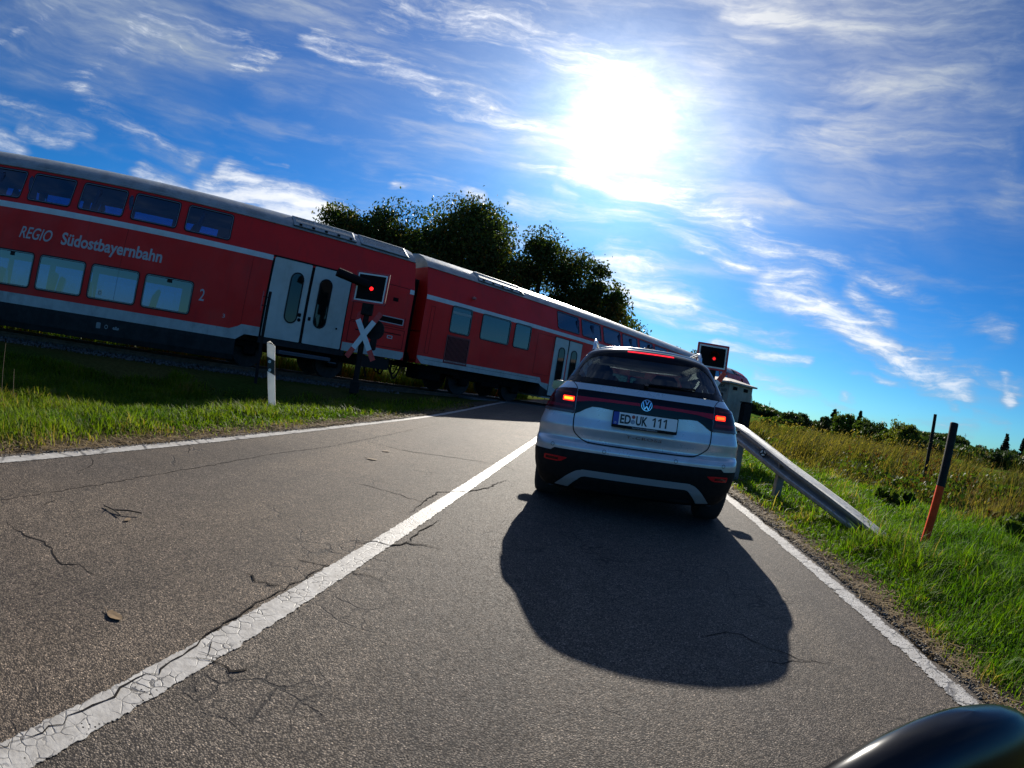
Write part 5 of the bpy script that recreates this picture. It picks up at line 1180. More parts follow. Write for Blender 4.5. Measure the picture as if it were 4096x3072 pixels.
def leaf_cloud(c, n, size, r):
    """n leaf clumps (bent diamond cards) around centres c (n,3)"""
    a = r.uniform(0, 2 * np.pi, n); b = r.normal(0, .9, n); d = np.stack([np.cos(a) * np.cos(b), np.sin(a) * np.cos(b), np.sin(b)], 1)
    e = np.cross(d, r.normal(0, 1, (n, 3))); e /= np.linalg.norm(e, axis=1, keepdims=True) + 1e-9; s = size * r.uniform(.55, 1.35, (n, 1)); nn = np.cross(d, e)
    V = np.stack([c - d * s, c + e * s * .55 + nn * s * .12, c + d * s, c - e * s * .55 + nn * s * .12], 1).reshape(-1, 3)
    return V, np.arange(n)[:, None] * 4 + np.arange(4)[None]
leaf_mat('grass_blades', (.028, .080, .004), (.120, .190, .008), .50, (.22, .17, .06))
leaf_mat('grass_left', (.024, .066, .004), (.135, .175, .009), .50, (.18, .14, .055))
leaf_mat('dry_stalks', (.050, .058, .011), (.200, .142, .050), .42, (.045, .080, .012), .9)
leaf_mat('straw', (.075, .050, .024), (.22, .165, .09), .1)

def herbs(name, n, x0, x1, y0, y1, keep, m):
    """low broad leaves (clover, plantain) between the blades"""
    x, y = scatter(n, x0, x1, y0, y1, keep); n = len(x); a = rng.uniform(0, 2 * np.pi, n); L = rng.uniform(.008, .022, n) + .0015 * np.hypot(x, y); t = rng.uniform(-.2, .7, n)
    c = np.stack([x, y, terrain(x, y) + rng.uniform(.02, .07, n)], 1); d = np.stack([np.cos(a) * np.cos(t), np.sin(a) * np.cos(t), np.sin(t)], 1) * L[:, None]; s = np.stack([-np.sin(a), np.cos(a), 0 * a], 1) * (L * .55)[:, None]
    V = np.stack([c - d, c + s, c + d, c - s], 1).reshape(-1, 3); tag(link(name, np_mesh(name, V, [np.arange(n)[:, None] * 4 + np.arange(4)[None]], np.repeat(rng.uniform(.0, .6, n), 4)), m), kind='stuff')
# mown verge, left: short tufts, ragged at the edge
parts = []
for (n, x0, x1, y0, y1) in ((90000, -11.5, -3.3, .2, 7.6), (60000, -13, -3.3, 5.5, 19)):
    x, y = scatter(n, x0, x1, y0, y1, lambda x, y: (pdist(x, y) < -2.0 + .5 * noise2(x, y, 1.5, 2)) & (road_cx(y) - x > 2.74 + .16 * noise2(x, y, .5, 3) + .12 * rng.random(len(x))))
    e = -3.42 - x; t = noise2(x, y, .9, 4); keep = rng.random(len(x)) < np.clip(.25 + e * 1.2, 0, 1) * np.clip(.75 + .5 * t, .15, 1); x, y, e, t = x[keep], y[keep], e[keep], t[keep]
    z = terrain(x, y) - .01; h = (.035 + .075 * sst(.1, .9, e) + .07 * np.maximum(t, 0)) * rng.uniform(.4, 1.5, len(x)); dist = np.hypot(x, y)
    parts.append(blades(np.stack([x, y, z], 1), h, .0055 + .0011 * dist, rng.uniform(.2, 1.3, len(x)), np.clip(.42 + .30 * t + rng.normal(0, .20, len(x)) + .35 * (e < .35), 0, 1)))
v, f, r = join(parts); herbs('verge_herbs', 9000, -11, -3.35, .3, 9, lambda x, y: (pdist(x, y) < -2.2) & (road_cx(y) - x > 2.85) & (noise2(x, y, .8, 41) > -.1), MATS['grass_left']); tag(link('verge_grass', np_mesh('verge_grass', v, f, r), MATS['grass_left']), kind='stuff')

# verge and meadow, right
def tall_edge(y): return np.interp(y, [0, 2, 3.5, 5.1, 7, 9.1, 10.5, 13, 18, 27], [9.5, 8.2, 7.2, 6.5, 6.3, 6.2, 5.8, 5.2, 4.6, 5.0])
parts = []
for (n, x0, x1, y0, y1, k) in ((200000, 1.9, 5.5, .05, 5.2, 1.0), (60000, 5.0, 12, .3, 6, 1.0), (90000, 2.2, 9.5, 5.0, 12, 1.0), (50000, 2.4, 9, 11, 28, 1.0)):
    x, y = scatter(n, x0, x1, y0, y1, lambda x, y: (x < tall_edge(y) + .7 * noise2(x, y, 1.2, 7) + .5) & (x - road_cx(y) > 2.76 + .12 * noise2(x, y, .5, 8) + .10 * rng.random(len(x))) & (pdist(x, y) < -1.9))
    e = x - road_cx(y) - 2.72; t = noise2(x, y, .75, 9); keep = rng.random(len(x)) < np.clip(.12 + e * 1.5, 0, 1) * np.clip(.62 + .55 * t, .12, 1); x, y, e, t = x[keep], y[keep], e[keep], t[keep]
    z = terrain(x, y) - .01; dist = np.hypot(x, y); h = (.03 + .065 * sst(.05, 1.0, e) + .07 * np.maximum(t, 0)) * rng.uniform(.4, 1.5, len(x)) * np.where(rng.random(len(x)) < .05, 1.9, 1)
    parts.append(blades(np.stack([x, y, z], 1), h, .0042 + .0012 * dist, rng.uniform(.2, 1.3, len(x)), np.clip(.42 + .22 * t + .18 * noise2(x, y, 2.2, 31) + rng.normal(0, .24, len(x)) + .4 * (e < .22), 0, 1)))
v, f, r = join(parts); herbs('meadow_herbs', 16000, 2.3, 7.5, .2, 9, lambda x, y: (x < tall_edge(y)) & (noise2(x, y, .8, 42) > .0), MATS['grass_blades']); tag(link('meadow_grass', np_mesh('meadow_grass', v, f, r), MATS['grass_blades']), kind='stuff')

# tall dry grass and weeds behind it
n = 120000; rr_ = rng.random(n) ** 1.6 * 70 + 4; aa = rng.uniform(R(11), R(66), n); x, y = rr_ * np.sin(aa), rr_ * np.cos(aa)
far_lim = np.interp(np.degrees(aa), [11, 24, 36, 41, 46, 66], [60, 48, 40, 28, 20, 14])
k = (x > tall_edge(y) + .9 * noise2(x, y, 1.6, 7)) & (pdist(x, y) < -2.2) & (x - road_cx(y) > 3.4) & (rr_ < far_lim); x, y, rr_ = x[k], y[k], rr_[k]
t = noise2(x, y, 1.1, 12); t2 = noise2(x, y, 3.5, 13); edge = np.clip((x - tall_edge(y)) / 2.2, .22, 1)
k = rng.random(len(x)) < np.clip(.62 + .5 * t, .1, 1); x, y, t, t2, rr_, edge = x[k], y[k], t[k], t2[k], rr_[k], edge[k]
h = (.54 + .46 * t + .30 * t2) * edge * rng.uniform(.55, 1.5, len(x)); h = np.clip(h + .30 * sst(10, 26, rr_), .08, 1.35); z = terrain(x, y) - .02
wind = rng.normal(R(-20), .8, len(x))
p1 = blades(np.stack([x, y, z], 1), h, .006 + .0014 * rr_, rng.uniform(.1, .8, len(x)), np.clip(.34 - .22 * t2 + .25 * noise2(x, y, 2.0, 33) + rng.normal(0, .20, len(x)), 0, .98), wind)
# nodding seed heads on some of them
k = rng.random(len(x)) < .16; hx = np.stack([x, y, z + h * .93], 1)[k] + np.stack([np.cos(wind), np.sin(wind), wind * 0], 1)[k] * (h * .42)[k][:, None]
p2 = blades(hx, rng.uniform(.05, .13, k.sum()), .012 + .002 * rr_[k], rng.uniform(.8, 1.8, k.sum()), rng.uniform(.45, .80, k.sum()), wind[k])
# dead brown dock and willowherb standing in drifts, and dark leafy scrub between
bw = []
for kx, ky, nn, hh, rr in ((9.0, 12.5, 16, .95, .9), (11.5, 14.5, 18, 1.05, 1.3), (8.2, 9.6, 12, .7, .7), (13.5, 13.0, 16, .9, 1.2), (9.5, 7.6, 10, .5, .8), (14, 20, 18, 1.1, 1.6), (7.6, 6.0, 8, .35, .5)):
    for q in range(nn):
        px_, py_ = kx + rng.normal(0, rr), ky + rng.normal(0, rr); m_ = 34; hz_ = hh * rng.uniform(.6, 1.15); tt = rng.random(m_) ** .7
        bw.append(np.stack([px_ + rng.normal(0, .035, m_), py_ + rng.normal(0, .035, m_), float(terrain(px_, py_)) + hz_ * (.25 + .75 * tt)], 1))
bw = np.concatenate(bw); Vb, Fb = leaf_cloud(bw, len(bw), .035, rng); tag(link('brown_weeds', np_mesh('brown_weeds', Vb, [Fb], np.repeat(rng.random(len(bw)), 4)), leaf_mat('weed_brown', (.050, .024, .010), (.15, .070, .026), .3, None, .9)), kind='stuff')
gs = []
for q in range(150):
    a_ = R(rng.uniform(13, 60)); d_ = rng.uniform(8, 34); px_, py_ = d_ * math.sin(a_), d_ * math.cos(a_)
    if px_ < float(tall_edge(py_)) + .8 or pdist(px_, py_) > -3: continue
    hz_ = rng.uniform(.25, .75) * (1 if d_ > 12 else .6); m_ = int(160 * hz_ * 2); gs.append(np.stack([px_ + rng.normal(0, .30 + .012 * d_, m_), py_ + rng.normal(0, .3, m_), float(terrain(px_, py_)) + hz_ * rng.random(m_) ** .6], 1))
gs = np.concatenate(gs); Vg, Fg = leaf_cloud(gs, len(gs), .06, rng); tag(link('leafy_scrub', np_mesh('leafy_scrub', Vg, [Fg], np.repeat(rng.random(len(gs)), 4)), leaf_mat('scrub_green', (.020, .044, .007), (.075, .105, .016), .38)), kind='stuff')
v, f, r = join([p1, p2]); tag(link('tall_dry_grass', np_mesh('tall_dry_grass', v, f, r), MATS['dry_stalks']), kind='stuff')

# weeds on the far side of the track, seen under the coaches
n = 60000; s_ = rng.uniform(-34, 3, n); q_ = rng.uniform(4.2, 9.5, n); x = TB[0] + TD[0] * s_ + TN[0] * q_; y = TB[1] + TD[1] * s_ + TN[1] * q_; k = np.abs(x - road_cx(y)) > 3.4; x, y, s_ = x[k], y[k], s_[k]; t = noise2(x, y, 1.0, 15)
h = np.clip((.62 + .35 * t) * rng.uniform(.5, 1.5, len(x)), .15, 1.5); p1 = blades(np.stack([x, y, terrain(x, y) - .02], 1), h, np.full(len(x), .035), rng.uniform(.1, .8, len(x)), np.clip(.3 + .35 * t + rng.normal(0, .2, len(x)), 0, 1))
tag(link('trackside_weeds', np_mesh('trackside_weeds', *p1[:2], p1[2]), MATS['grass_left']), kind='stuff')

# straw and clippings along both road edges; gravel on the right shoulder
def litter(n, side, ext, name):
    y = rng.uniform(.1, 14, n) ** 1.0; off = rng.gamma(1.6, ext, n); x = road_cx(y) + side * (2.68 + off - .05); k = noise2(x, y, .6, 18) + rng.normal(0, .5, n) > -.25; x, y = x[k], y[k]; n = len(x)
    a = rng.uniform(0, 2 * np.pi, n); L = rng.uniform(.02, .11, n); w = rng.uniform(.0015, .004, n) + .0004 * y; z = np.maximum(terrain(x, y), road_z(y) * (np.abs(x - road_cx(y)) < 2.72) - 9 * (np.abs(x - road_cx(y)) >= 2.72)) + .008 + rng.uniform(0, .03, n)
    d = np.stack([np.cos(a), np.sin(a), rng.normal(0, .15, n)], 1) * L[:, None] / 2; s = np.stack([-np.sin(a), np.cos(a), np.zeros(n)], 1) * w[:, None]; c = np.stack([x, y, z], 1)
    V = np.stack([c - d - s, c - d + s, c + d + s, c + d - s], 1).reshape(-1, 3); F = np.arange(n)[:, None] * 4 + np.arange(4)[None]
    tag(link(name, np_mesh(name, V, [F], np.repeat(rng.random(n), 4)), MATS['straw']), kind='stuff')
litter(9000, -1, .14, 'straw_litter'); litter(6000, 1, .09, 'dry_clippings')
def gravel(n, side, name):
    y = rng.uniform(.2, 9, n); x = road_cx(y) + side * (2.62 + rng.gamma(1.8, .075, n)); z = np.where(np.abs(x - road_cx(y)) < 2.70, road_z(y), terrain(x, y)) + .002
    oc = np.array([(1, 0, 0), (-1, 0, 0), (0, 1, 0), (0, -1, 0), (0, 0, 1), (0, 0, -1)], float); fc = np.array([(0, 2, 4), (2, 1, 4), (1, 3, 4), (3, 0, 4), (2, 0, 5), (1, 2, 5), (3, 1, 5), (0, 3, 5)])
    s = rng.uniform(.003, .011, (n, 1, 1)) * rng.uniform(.6, 1.3, (n, 6, 3)); P = oc[None] * s + np.stack([x, y, z], 1)[:, None, :]
    tag(link(name, np_mesh(name, P.reshape(-1, 3), [(fc[None] + np.arange(n)[:, None, None] * 6).reshape(-1, 3)], np.repeat(rng.random(n), 6)), leaf_mat(name + '_stone', (.05, .045, .038), (.26, .23, .19), 0.0)), kind='stuff')
gravel(7000, 1, 'shoulder_gravel'); gravel(3000, -1, 'verge_gravel')

# fallen leaves and twigs lying on the road, one by one
LEAFM = mat('dead_leaf', (.13, .085, .042), .8, var=.3, vscale=60)
def fallen_leaf(x, y, L, rz, label):
    root = thing('fallen_leaf', label, 'leaf', (x, y, float(road_z(y)) + .003), rz, 'leaves lying on the road')
    mb = MB(); o = [(math.cos(t) * L / 2, math.sin(t) * L * .30 * (1 + .2 * math.sin(3 * t))) for t in np.linspace(0, 2 * math.pi, 14)[:-1]]
    mb.add([(a, b, .004 + .10 * abs(b)) for a, b in o] + [(0, 0, .004)], [(i, (i + 1) % 13, 13) for i in range(13)]); mb.build('leaf_blade', LEAFM, root)
    mb = MB(); mb.tube([(-L * .8, .004, .006), (-L * .45, 0, .006)], .0014, 5); mb.build('leaf_stalk', LEAFM, root)
fallen_leaf(-1.355, .905, .075, .1, 'brown oval leaf lying flat on the asphalt at lower left'); fallen_leaf(-2.06, 1.53, .05, 2.0, 'small pale leaf beside the broken twig on the left lane')
fallen_leaf(-2.05, 4.5, .11, .3, 'pale leaf on the left lane near the long crack, nearer of two'); fallen_leaf(-2.15, 5.07, .10, 1.2, 'pale leaf on the left lane near the long crack, farther of two')
root = thing('twig', 'dark broken twig lying on the left lane', 'twig', (-2.19, 1.52, .004)); mb = MB()
for q in ([(-.09, 0, .006), (0, .01, .01), (.07, .0, .008)], [(.0, .01, .01), (.06, .06, .02), (.12, .12, .015)], [(-.05, 0, .006), (-.03, -.03, .01)]): mb.tube(q, .004, 5)
mb.build('twig_stem', mat('twig_dark', (.03, .022, .012), .9), root)
# dry stalks at the far left
for i, (x, y, h, dx, lab) in enumerate(((-7.35, 2.78, .78, -.05, 'tall bare stalk at the left edge of the verge'), (-7.15, 2.92, .46, -.10, 'short bare stalk leaning beside the taller one'))):
    root = thing('dry_stalk', lab, 'plant', (x, y, float(terrain(x, y)) - .02), 0, 'dry stalks on the left verge'); mb = MB(); mb.tube([(0, 0, 0), (dx * .3, 0, h * .5), (dx, .02, h)], [.007, .006, .004], 6); mb.build('stem', mat('stalk_brown', (.12, .085, .05), .9), root)
    p = blades(np.stack([rng.normal(0, .08, 60), rng.normal(0, .08, 60), np.zeros(60)], 1), rng.uniform(.08, .28, 60), np.full(60, .012), rng.uniform(.3, 1.2, 60), rng.uniform(.2, .8, 60)); o = link('dry_leaves', np_mesh('dry_leaves', *p[:2], p[2]), MATS['dry_stalks'], root)

# ------------------------------------------------------------------ trees
BARK = mat('bark', (.055, .042, .030), .95, var=.3, vscale=6)
leaf_mat('leaf_alder', (.016, .032, .008), (.060, .078, .018), .36, (.11, .08, .02)); leaf_mat('leaf_bush', (.026, .052, .009), (.085, .115, .020), .36); leaf_mat('leaf_dark', (.014, .030, .010), (.046, .066, .018), .28); leaf_mat('needle', (.006, .014, .008), (.018, .030, .014), .1); leaf_mat('leaf_olive', (.045, .062, .010), (.13, .14, .028), .38)
def tree(name, label, cat, x, y, h, rx, crown_lo, nclump, per, leaf, m, seed, group=None, shape='round', rim=.55, z0=None, lim=True):
    r = np.random.default_rng(seed); z0 = float(terrain(x, y)) if z0 is None else z0; root = thing(name, label, cat, (x, y, z0), float(r.uniform(0, 6)), group)
    cz, hz = (crown_lo + h) / 2, (h - crown_lo) / 2; C = []
    while len(C) < nclump:
        p = r.normal(0, 1, 3); p /= np.linalg.norm(p); q = p * (rim + (1 - rim) * r.random() ** .5) * r.uniform(.78, 1.02)
        if shape == 'column': q[0:2] *= .9 if q[2] < .3 else max(.12, 1 - (q[2] - .3) * 1.15)
        elif shape == 'round': q[0:2] *= (1.0 if q[2] < .1 else 1 - .30 * (q[2] - .1)) * (1 if q[2] > -.6 else .8)
        C.append((q[0] * rx, q[1] * rx, cz + q[2] * hz))
    C = np.array(C); cs = r.uniform(.55, 1.25, nclump) * (rx * hz * hz) ** (1 / 3) * (.37 if shape != 'column' else .34)
    if shape == 'column': cs = r.uniform(.7, 1.1, nclump) * rx * .42
    pts = []; rn = []
    for c, s in zip(C, cs):
        k = int(per * r.uniform(.6, 1.4)); g = r.normal(0, 1, (k, 3)); g /= np.linalg.norm(g, axis=1, keepdims=True); pts.append(c + g * s * (r.random((k, 1)) ** .45) * np.array([1.15, 1.15, .80])); rn.append(np.clip(r.normal(.45 + .22 * r.normal(), .20, k), 0, 1))
    k = nclump * per // 16; stray = np.array(C)[r.integers(0, nclump, k)] + r.normal(0, 1, (k, 3)) * np.mean(cs) * .50; pts.append(stray); rn.append(r.uniform(.2, .9, k))
    P = np.concatenate(pts); rn = np.concatenate(rn); keep = P[:, 2] > .05; P, rn = P[keep], rn[keep]
    V, F = leaf_cloud(P, len(P), leaf, r); link('crown', np_mesh('crown', V, [F], np.repeat(rn, 4)), m, root)
    mb = MB(); tr = max(.02, h * .018); mb.tube([(0, 0, -.3), (r.normal() * .02 * h, 0, h * .2), (r.normal() * .03 * h, r.normal() * .02 * h, h * .5), (0, 0, h * .86)], [tr * 1.25, tr, tr * .65, tr * .2], 9)
    if lim:
        for c in C[r.permutation(nclump)[:min(nclump, 26)]]:
            t = max(.12, min(.8, (c[2] / h) * .62)); b0 = Vector((0, 0, h * t)); b1 = Vector(c); md = b0.lerp(b1, .5) + Vector((0, 0, -.03 * h)); mb.tube([b0, md, b1], [tr * .45, tr * .28, tr * .1], 5, caps=False)
    mb.build('trunk', BARK, root, 60); return root
def pol(az, d): return d * math.sin(R(az)), d * math.cos(R(az))
G1 = 'tall alders behind the train'
for i, (az, d, h, rx, lo, nc, per, lab) in enumerate((
        (-32.6, 44, 14.2, 3.2, 2.0, 46, 190, 'dark broad tree at the left end of the row behind the coaches'),
        (-27.3, 45, 15.4, 3.5, 2.0, 52, 190, 'dark round-headed tree behind the roof grilles of the left coach'),
        (-22.6, 47, 16.2, 2.6, 2.5, 36, 180, 'narrower dark tree squeezed between two larger ones above the coach gap'),
        (-17.3, 42, 16.6, 4.6, 2.0, 84, 200, 'tallest and widest dark tree behind the gap between the coaches'),
        (-8.6, 45, 15.2, 2.9, 2.5, 44, 185, 'slimmer tree with sky showing through, right of the tallest tree'),
        (-4.6, 46, 14.9, 2.3, 3.0, 34, 170, 'airy tree with a ragged top, just left of the last tall tree'),
        (-1.5, 43, 12.0, 2.1, 2.0, 32, 170, 'last tall tree in the row, under the sun'))):
    x, y = pol(az, d); tree('alder_tree', lab, 'tree', x, y, h, rx, lo, int(nc * 1.3), int(per * 2.3), .150, MATS['leaf_alder'], 100 + i, G1)
for i, (az, d, h, rx, lab) in enumerate(((-36.2, 48, 13.0, 1.6, 'thin tree peeping over the left coach roof'), (-12.6, 52, 15.6, 2.6, 'dark tree filling the gap right behind the tallest tree'), (.9, 50, 10.6, 2.0, 'half-height tree at the foot of the last tall tree'), (2.6, 60, 10.8, 2.4, 'small tree above the roof, right of the tall row'), (4.6, 66, 10.4, 2.2, 'low bushy tree just above the roof of the control coach'), (7.5, 75, 10.6, 2.0, 'small tree top over the control coach windows'), (9.9, 80, 11.2, 2.0, 'little tree top left of the right-hand signal board'))):
    x, y = pol(az, d); tree('small_tree', lab, 'tree', x, y, h, rx, 1.5, 22, 170, .19, MATS['leaf_alder'], 130 + i, 'smaller trees behind the train')
# understorey that closes the row below the crowns
u = np.random.default_rng(8); P = []
for _ in range(260): az = u.uniform(-34, 1); x, y = pol(az, u.uniform(40, 56)); P.append(np.array([x, y, u.uniform(.4, 3.2)]) + u.normal(0, .75, (60, 3)))
P = np.concatenate(P); P = P[P[:, 2] > 0]; V, F = leaf_cloud(P, len(P), .17, u); tag(link('undergrowth', np_mesh('undergrowth', V, [F], np.repeat(u.random(len(P)), 4)), MATS['leaf_dark']), kind='stuff')

# hedgerow, poplars and bushes across the field on the right
def el_h(d, el): return .985 + d * math.tan(R(el))
row = [('bush', 21.2, 34, .75, 1.5, 'dark bush beside the farm track, right of the hut', 'leaf_bush', 'round'), ('hedge_tree', 22.2, 130, 1.55, 2.4, 'rounded tree left of the bright barn roof', 'leaf_dark', 'round'), ('hedge_tree', 23.2, 150, 1.65, 3.4, 'broad dark tree above the bright barn roof', 'leaf_dark', 'round'),
       ('hedge_tree', 26.1, 140, 1.75, 1.9, 'round tree left of the first poplar', 'leaf_dark', 'round'), ('poplar_tree', 27.1, 150, 2.95, 1.0, 'tallest slender poplar, first from the left', 'leaf_dark', 'column'), ('hedge_tree', 28.1, 110, 2.35, 1.7, 'loose-topped tree right of the first poplar', 'leaf_bush', 'round'), ('hedge_tree', 28.9, 112, 2.55, 1.5, 'uneven tree with an open top between the poplars', 'leaf_bush', 'round'),
       ('poplar_tree', 29.45, 150, 2.6, .75, 'shortest poplar, middle of the three', 'leaf_dark', 'column'), ('poplar_tree', 30.15, 150, 3.0, .9, 'slender dark poplar, last of the three', 'leaf_dark', 'column'), ('hedge_tree', 30.9, 100, 2.15, 1.7, 'mid-green tree right of the last poplar', 'leaf_bush', 'round'), ('hedge_tree', 31.9, 95, 2.15, 1.6, 'dark tree in the middle of the hedgerow', 'leaf_dark', 'round'),
       ('hedge_tree', 32.9, 90, 2.05, 1.7, 'dark rounded tree left of the light green ones', 'leaf_dark', 'round'), ('hedge_tree', 35.0, 62, 2.45, 1.35, 'light olive tree standing nearer than the hedgerow', 'leaf_olive', 'round'), ('hedge_tree', 36.2, 60, 2.3, 1.2, 'light olive tree at the right end of the hedgerow', 'leaf_olive', 'round'), ('bush', 33.8, 66, 1.35, 1.3, 'green bush at the foot of the light olive trees', 'leaf_bush', 'round')]
for i, (nm, az, d, el, rx, lab, lm_, sh) in enumerate(row):
    rx = rx if sh == 'column' else rx * 1.35
    x, y = pol(az, d); h = el_h(d, el); tree(nm, lab, 'tree' if 'tree' in nm else 'bush', x, y, h, rx * (1.0 if sh == 'column' else 1.05), .4 if sh == 'round' else .5, 30 if sh == 'round' else 30, 130, .0030 * d * .55 + .05, MATS[lm_], 200 + i, {'hedge_tree': 'hedgerow trees across the field', 'poplar_tree': 'poplars in the hedgerow', 'bush': 'bushes in the field'}[nm], sh, lim=False)
def spruce(label, az, d, el, rx, seed):
    r = np.random.default_rng(seed); x, y = pol(az, d); h = el_h(d, el); root = thing('spruce_tree', label, 'tree', (x, y, float(terrain(x, y))), 0, 'spruces by the dark wood'); P = []
    for L in range(15):
        t = (L + .5) / 15; zc = h * (.10 + .88 * t); rad = rx * (1 - t) ** .85 + .05
        for k in range(int(9 - 4 * t)):
            a = r.uniform(0, 6.28); q = np.linspace(.1, 1, 9)[:, None]; br = np.concatenate([np.cos(a) * q * rad, np.sin(a) * q * rad, zc - .22 * rad * q ** 1.5 + .10 * q * rad], 1); P.append(np.repeat(br, 5, 0) + r.normal(0, .05 * rx, (45, 3)))
    P = np.concatenate(P); V, F = leaf_cloud(P, len(P), .0011 * d + .06, r); link('crown', np_mesh('crown', V, [F], np.repeat(r.random(len(P)), 4)), MATS['needle'], root); mb = MB(); mb.tube([(0, 0, -.2), (0, 0, h * .95)], [.14, .02], 7); mb.build('trunk', BARK, root)
spruce('tall pointed spruce with spreading branches above the dark wood at right', 48.1, 95, 2.95, 1.9, 301); spruce('spruce cut by the right edge of the view', 50.3, 88, 2.8, 1.7, 302)
# dark wood below them, hill forest further off
def wood(name, az0, az1, d0, d1, elf, n, size, m, seed):
    r = np.random.default_rng(seed); P = []; rn = []
    for _ in range(n):
        az = r.uniform(az0, az1); d = r.uniform(d0, d1); x, y = pol(az, d); zt = .985 + d * math.tan(R(elf(az))) ; zb = hillz(x, y); hh = max(1.0, (zt - zb)) * r.uniform(.65, 1.0); k = 46
        g = r.normal(0, 1, (k, 3)); g /= np.linalg.norm(g, axis=1, keepdims=True); rad = np.array([d * .010, d * .010, hh * .5]); P.append(np.array([x, y, zb + hh * .5]) + g * rad * r.random((k, 1)) ** .35); rn.append(np.clip(r.normal(r.uniform(.2, .7), .2, k), 0, 1))
    P = np.concatenate(P); V, F = leaf_cloud(P, len(P), size, r); tag(link(name, np_mesh(name, V, [F], np.repeat(np.concatenate(rn), 4)), m), kind='stuff')
def hillz(x, y):
    d = np.hypot(x, y); az = np.degrees(np.arctan2(x, y)); e = np.interp(az, [-70, -40, 0, 14, 17.5, 20, 22, 26, 32, 37, 39, 41.5, 43.5, 45, 47, 60, 80], [.9, 1.2, 1.4, 1.6, 1.5, 1.0, .6, .5, .6, 1.3, 1.5, 1.5, 1.25, .9, .7, .6, .5])
    return sst(150, 520, d) * (.985 + 520 * np.tan(np.radians(e))) * (1 - .0 * d)
azs = np.radians(np.linspace(-80, 85, 160)); ds = np.concatenate([np.linspace(150, 560, 24), [700, 1000, 1600]]); HX = np.array([[d * math.sin(a) for a in azs] for d in ds]); HY = np.array([[d * math.cos(a) for a in azs] for d in ds]); HZ = hillz(HX, HY) + (.25 if True else 0) * sst(150, 200, np.hypot(HX, HY)) - .3 * (1 - sst(150, 165, np.hypot(HX, HY))); n_a = len(azs); ii = (np.arange(len(ds) - 1)[:, None] * n_a + np.arange(n_a - 1)[None]).ravel()
hm = np_mesh('hills', np.stack([HX.ravel(), HY.ravel(), HZ.ravel()], 1), [np.stack([ii, ii + 1, ii + n_a + 1, ii + n_a], 1)]); hm.shade_smooth(); tag(link('hills', hm, mat('hill_meadow', (.060, .105, .016), 1.0, var=.35, vscale=.02, spec=.0)), kind='structure')
wood('hill_forest', 12, 24.5, 300, 520, lambda a: float(np.interp(a, [12, 17.5, 18.8, 19.6, 20.8, 22, 24.5], [2.4, 2.15, 1.9, 1.75, 1.5, 1.15, .9])), 520, 1.5, MATS['leaf_dark'], 41)
wood('ridge_forest', 36.8, 43.2, 330, 520, lambda a: float(np.interp(a, [36.8, 38, 40, 41, 42.4, 43.2], [1.8, 1.75, 1.85, 2.05, 1.95, 1.5])), 300, 1.5, MATS['leaf_dark'], 42)
wood('dark_wood', 43.5, 62, 80, 130, lambda a: float(np.interp(a, [43.5, 44.5, 46, 47, 48.3, 49.2, 51, 62], [1.2, 1.55, 1.35, 1.3, 1.75, 1.45, 1.7, 1.8])), 420, .42, MATS['leaf_dark'], 43)
wood('far_hedge', 24.5, 43.5, 150, 260, lambda a: float(np.interp(a, [24.5, 26, 30, 34, 37, 40, 43.5], [1.15, 1.3, 1.65, 1.55, 1.5, 1.2, 1.2])), 700, .8, MATS['leaf_dark'], 44)
# weed clump right in the meadow
for i, (x, y, h, rx, lab) in enumerate(((6.25, 4.75, .42, .55, 'dark leafy weed clump in the meadow near the right edge'), (5.35, 7.4, .32, .4, 'low leafy clump at the edge of the dry grass'))): tree('weed_clump', lab, 'bush', x, y, h, rx, .0, 22, 60, .05, MATS['leaf_bush'], 400 + i, 'weed clumps in the meadow', lim=False)

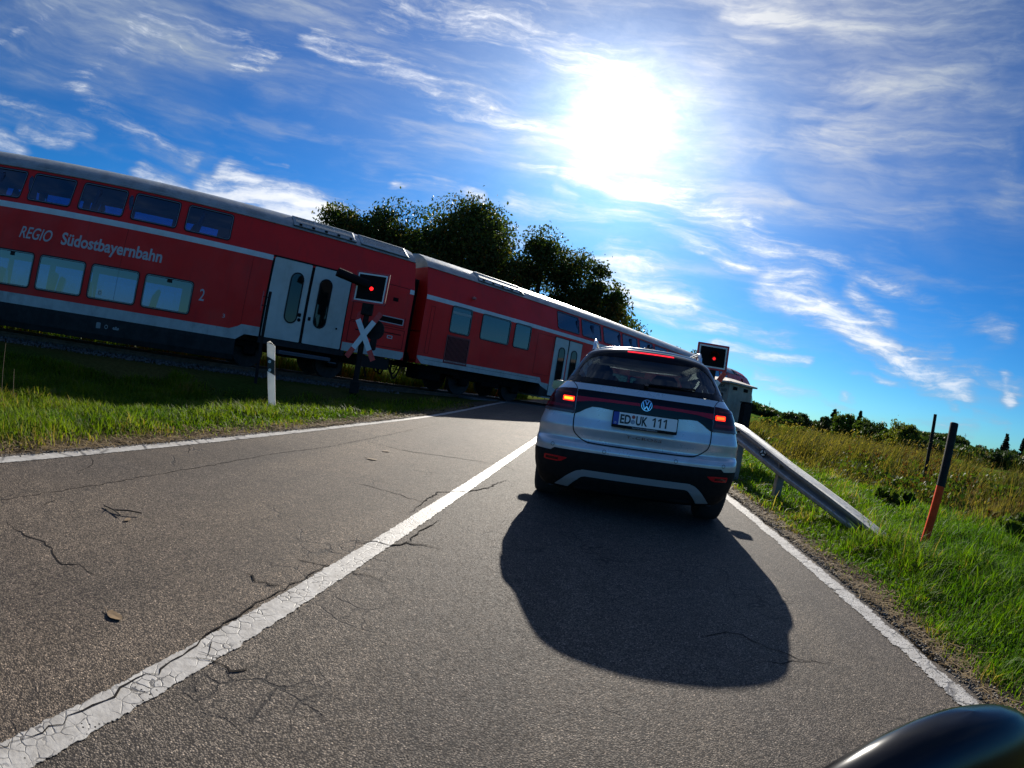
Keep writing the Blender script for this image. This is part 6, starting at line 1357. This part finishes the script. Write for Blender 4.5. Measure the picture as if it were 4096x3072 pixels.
# ------------------------------------------------------------------ farm buildings, farm track, pylons far off
x, y = pol(23.95, 330); zb = float(hillz(x, y)) - .3
root = thing('farmhouse', 'small white gabled farmhouse far across the field', 'house', (x, y, zb), R(-24)); mb = MB(); mb.box((0, 4, 2.2), (6.2, 8, 5.0)); mb.add([(-3.1, 0, 4.7), (3.1, 0, 4.7), (0, 0, 7.0)], [(0, 1, 2)]); mb.build('wall', mat('white_render', (.62, .62, .60), .8), root)
mb = MB(); mb.add([(-3.5, -.4, 4.45), (0, -.4, 7.15), (0, 8.4, 7.15), (-3.5, 8.4, 4.45)], [(0, 1, 2, 3)]); mb.add([(3.5, -.4, 4.45), (0, -.4, 7.15), (0, 8.4, 7.15), (3.5, 8.4, 4.45)], [(3, 2, 1, 0)]); mb.build('roof', mat('roof_tile', (.10, .045, .03), .8), root)
for wx in (-1.3, 1.3): mb = MB(); mb.box((wx, -.03, 3.6), (1.0, .08, 1.3)); mb.build('window', M_DARKSLOT, root)
x, y = pol(23.2, 300); zb = float(hillz(x, y)) - .2
root = thing('metal_barn', 'long low barn with a brilliantly sunlit metal roof', 'barn', (x, y, zb)); mb = MB(); mb.box((0, 3, .9), (8.2, 6, 1.8)); mb.build('wall', mat('barn_wall', (.10, .07, .05), .9), root)
hv = Vector((sd.x, sd.y, sd.z)) + Vector((-x, -y, 0)).normalized(); hv.normalize(); tx = Vector((0, 0, 1)).cross(hv).normalized(); ty = hv.cross(tx)
c = Vector((0, .6, 2.2)); mb = MB(); mb.add([tuple(c + tx * (a * 4.4) + ty * b) for a, b in ((-1, -.9), (1, -.9), (1, .9), (-1, .9))], [(0, 1, 2, 3)]); mb.build('roof', mat('barn_roof', (.7, .7, .7), .16, 1.0), root)
def pylon(az, d, el0, el1, label):
    x, y = pol(az, d); zb = float(hillz(x, y)); H = .985 + d * math.tan(R(el1)) - zb; root = thing('power_pylon', label, 'pylon', (x, y, zb), R(-az), 'power pylons on the skyline'); mb = MB(); w = .012 * d * .16
    for sx in (-1, 1):
        for sy in (-1, 1): mb.tube([(sx * w, sy * w, 0), (sx * w * .25, sy * w * .25, H * .7), (0, 0, H)], .11, 4)
    for k in range(7): z = H * (.1 + .1 * k); ww = w * (1 - z / H * 1.05); mb.tube([(-ww, 0, z), (ww, 0, z + H * .08)], .06, 4); mb.tube([(ww, 0, z), (-ww, 0, z + H * .08)], .06, 4)
    mb.build('lattice', mat('pylon_steel', (.28, .30, .32), .6, .4), root)
    mb = MB(); mb.tube([(-w * 1.5, 0, H * .72), (w * 1.5, 0, H * .72)], .16, 4); mb.tube([(-w * 1.3, 0, H * .72), (0, 0, H * .82), (w * 1.3, 0, H * .72)], .08, 4); mb.build('cross_arm', mat('pylon_steel', (.28, .30, .32), .6, .4), root)
pylon(19.45, 500, 1.6, 2.55, 'lattice power pylon on the forest hill right of the train'); pylon(43.0, 500, 1.5, 2.35, 'faint power pylon right of the orange marker post')
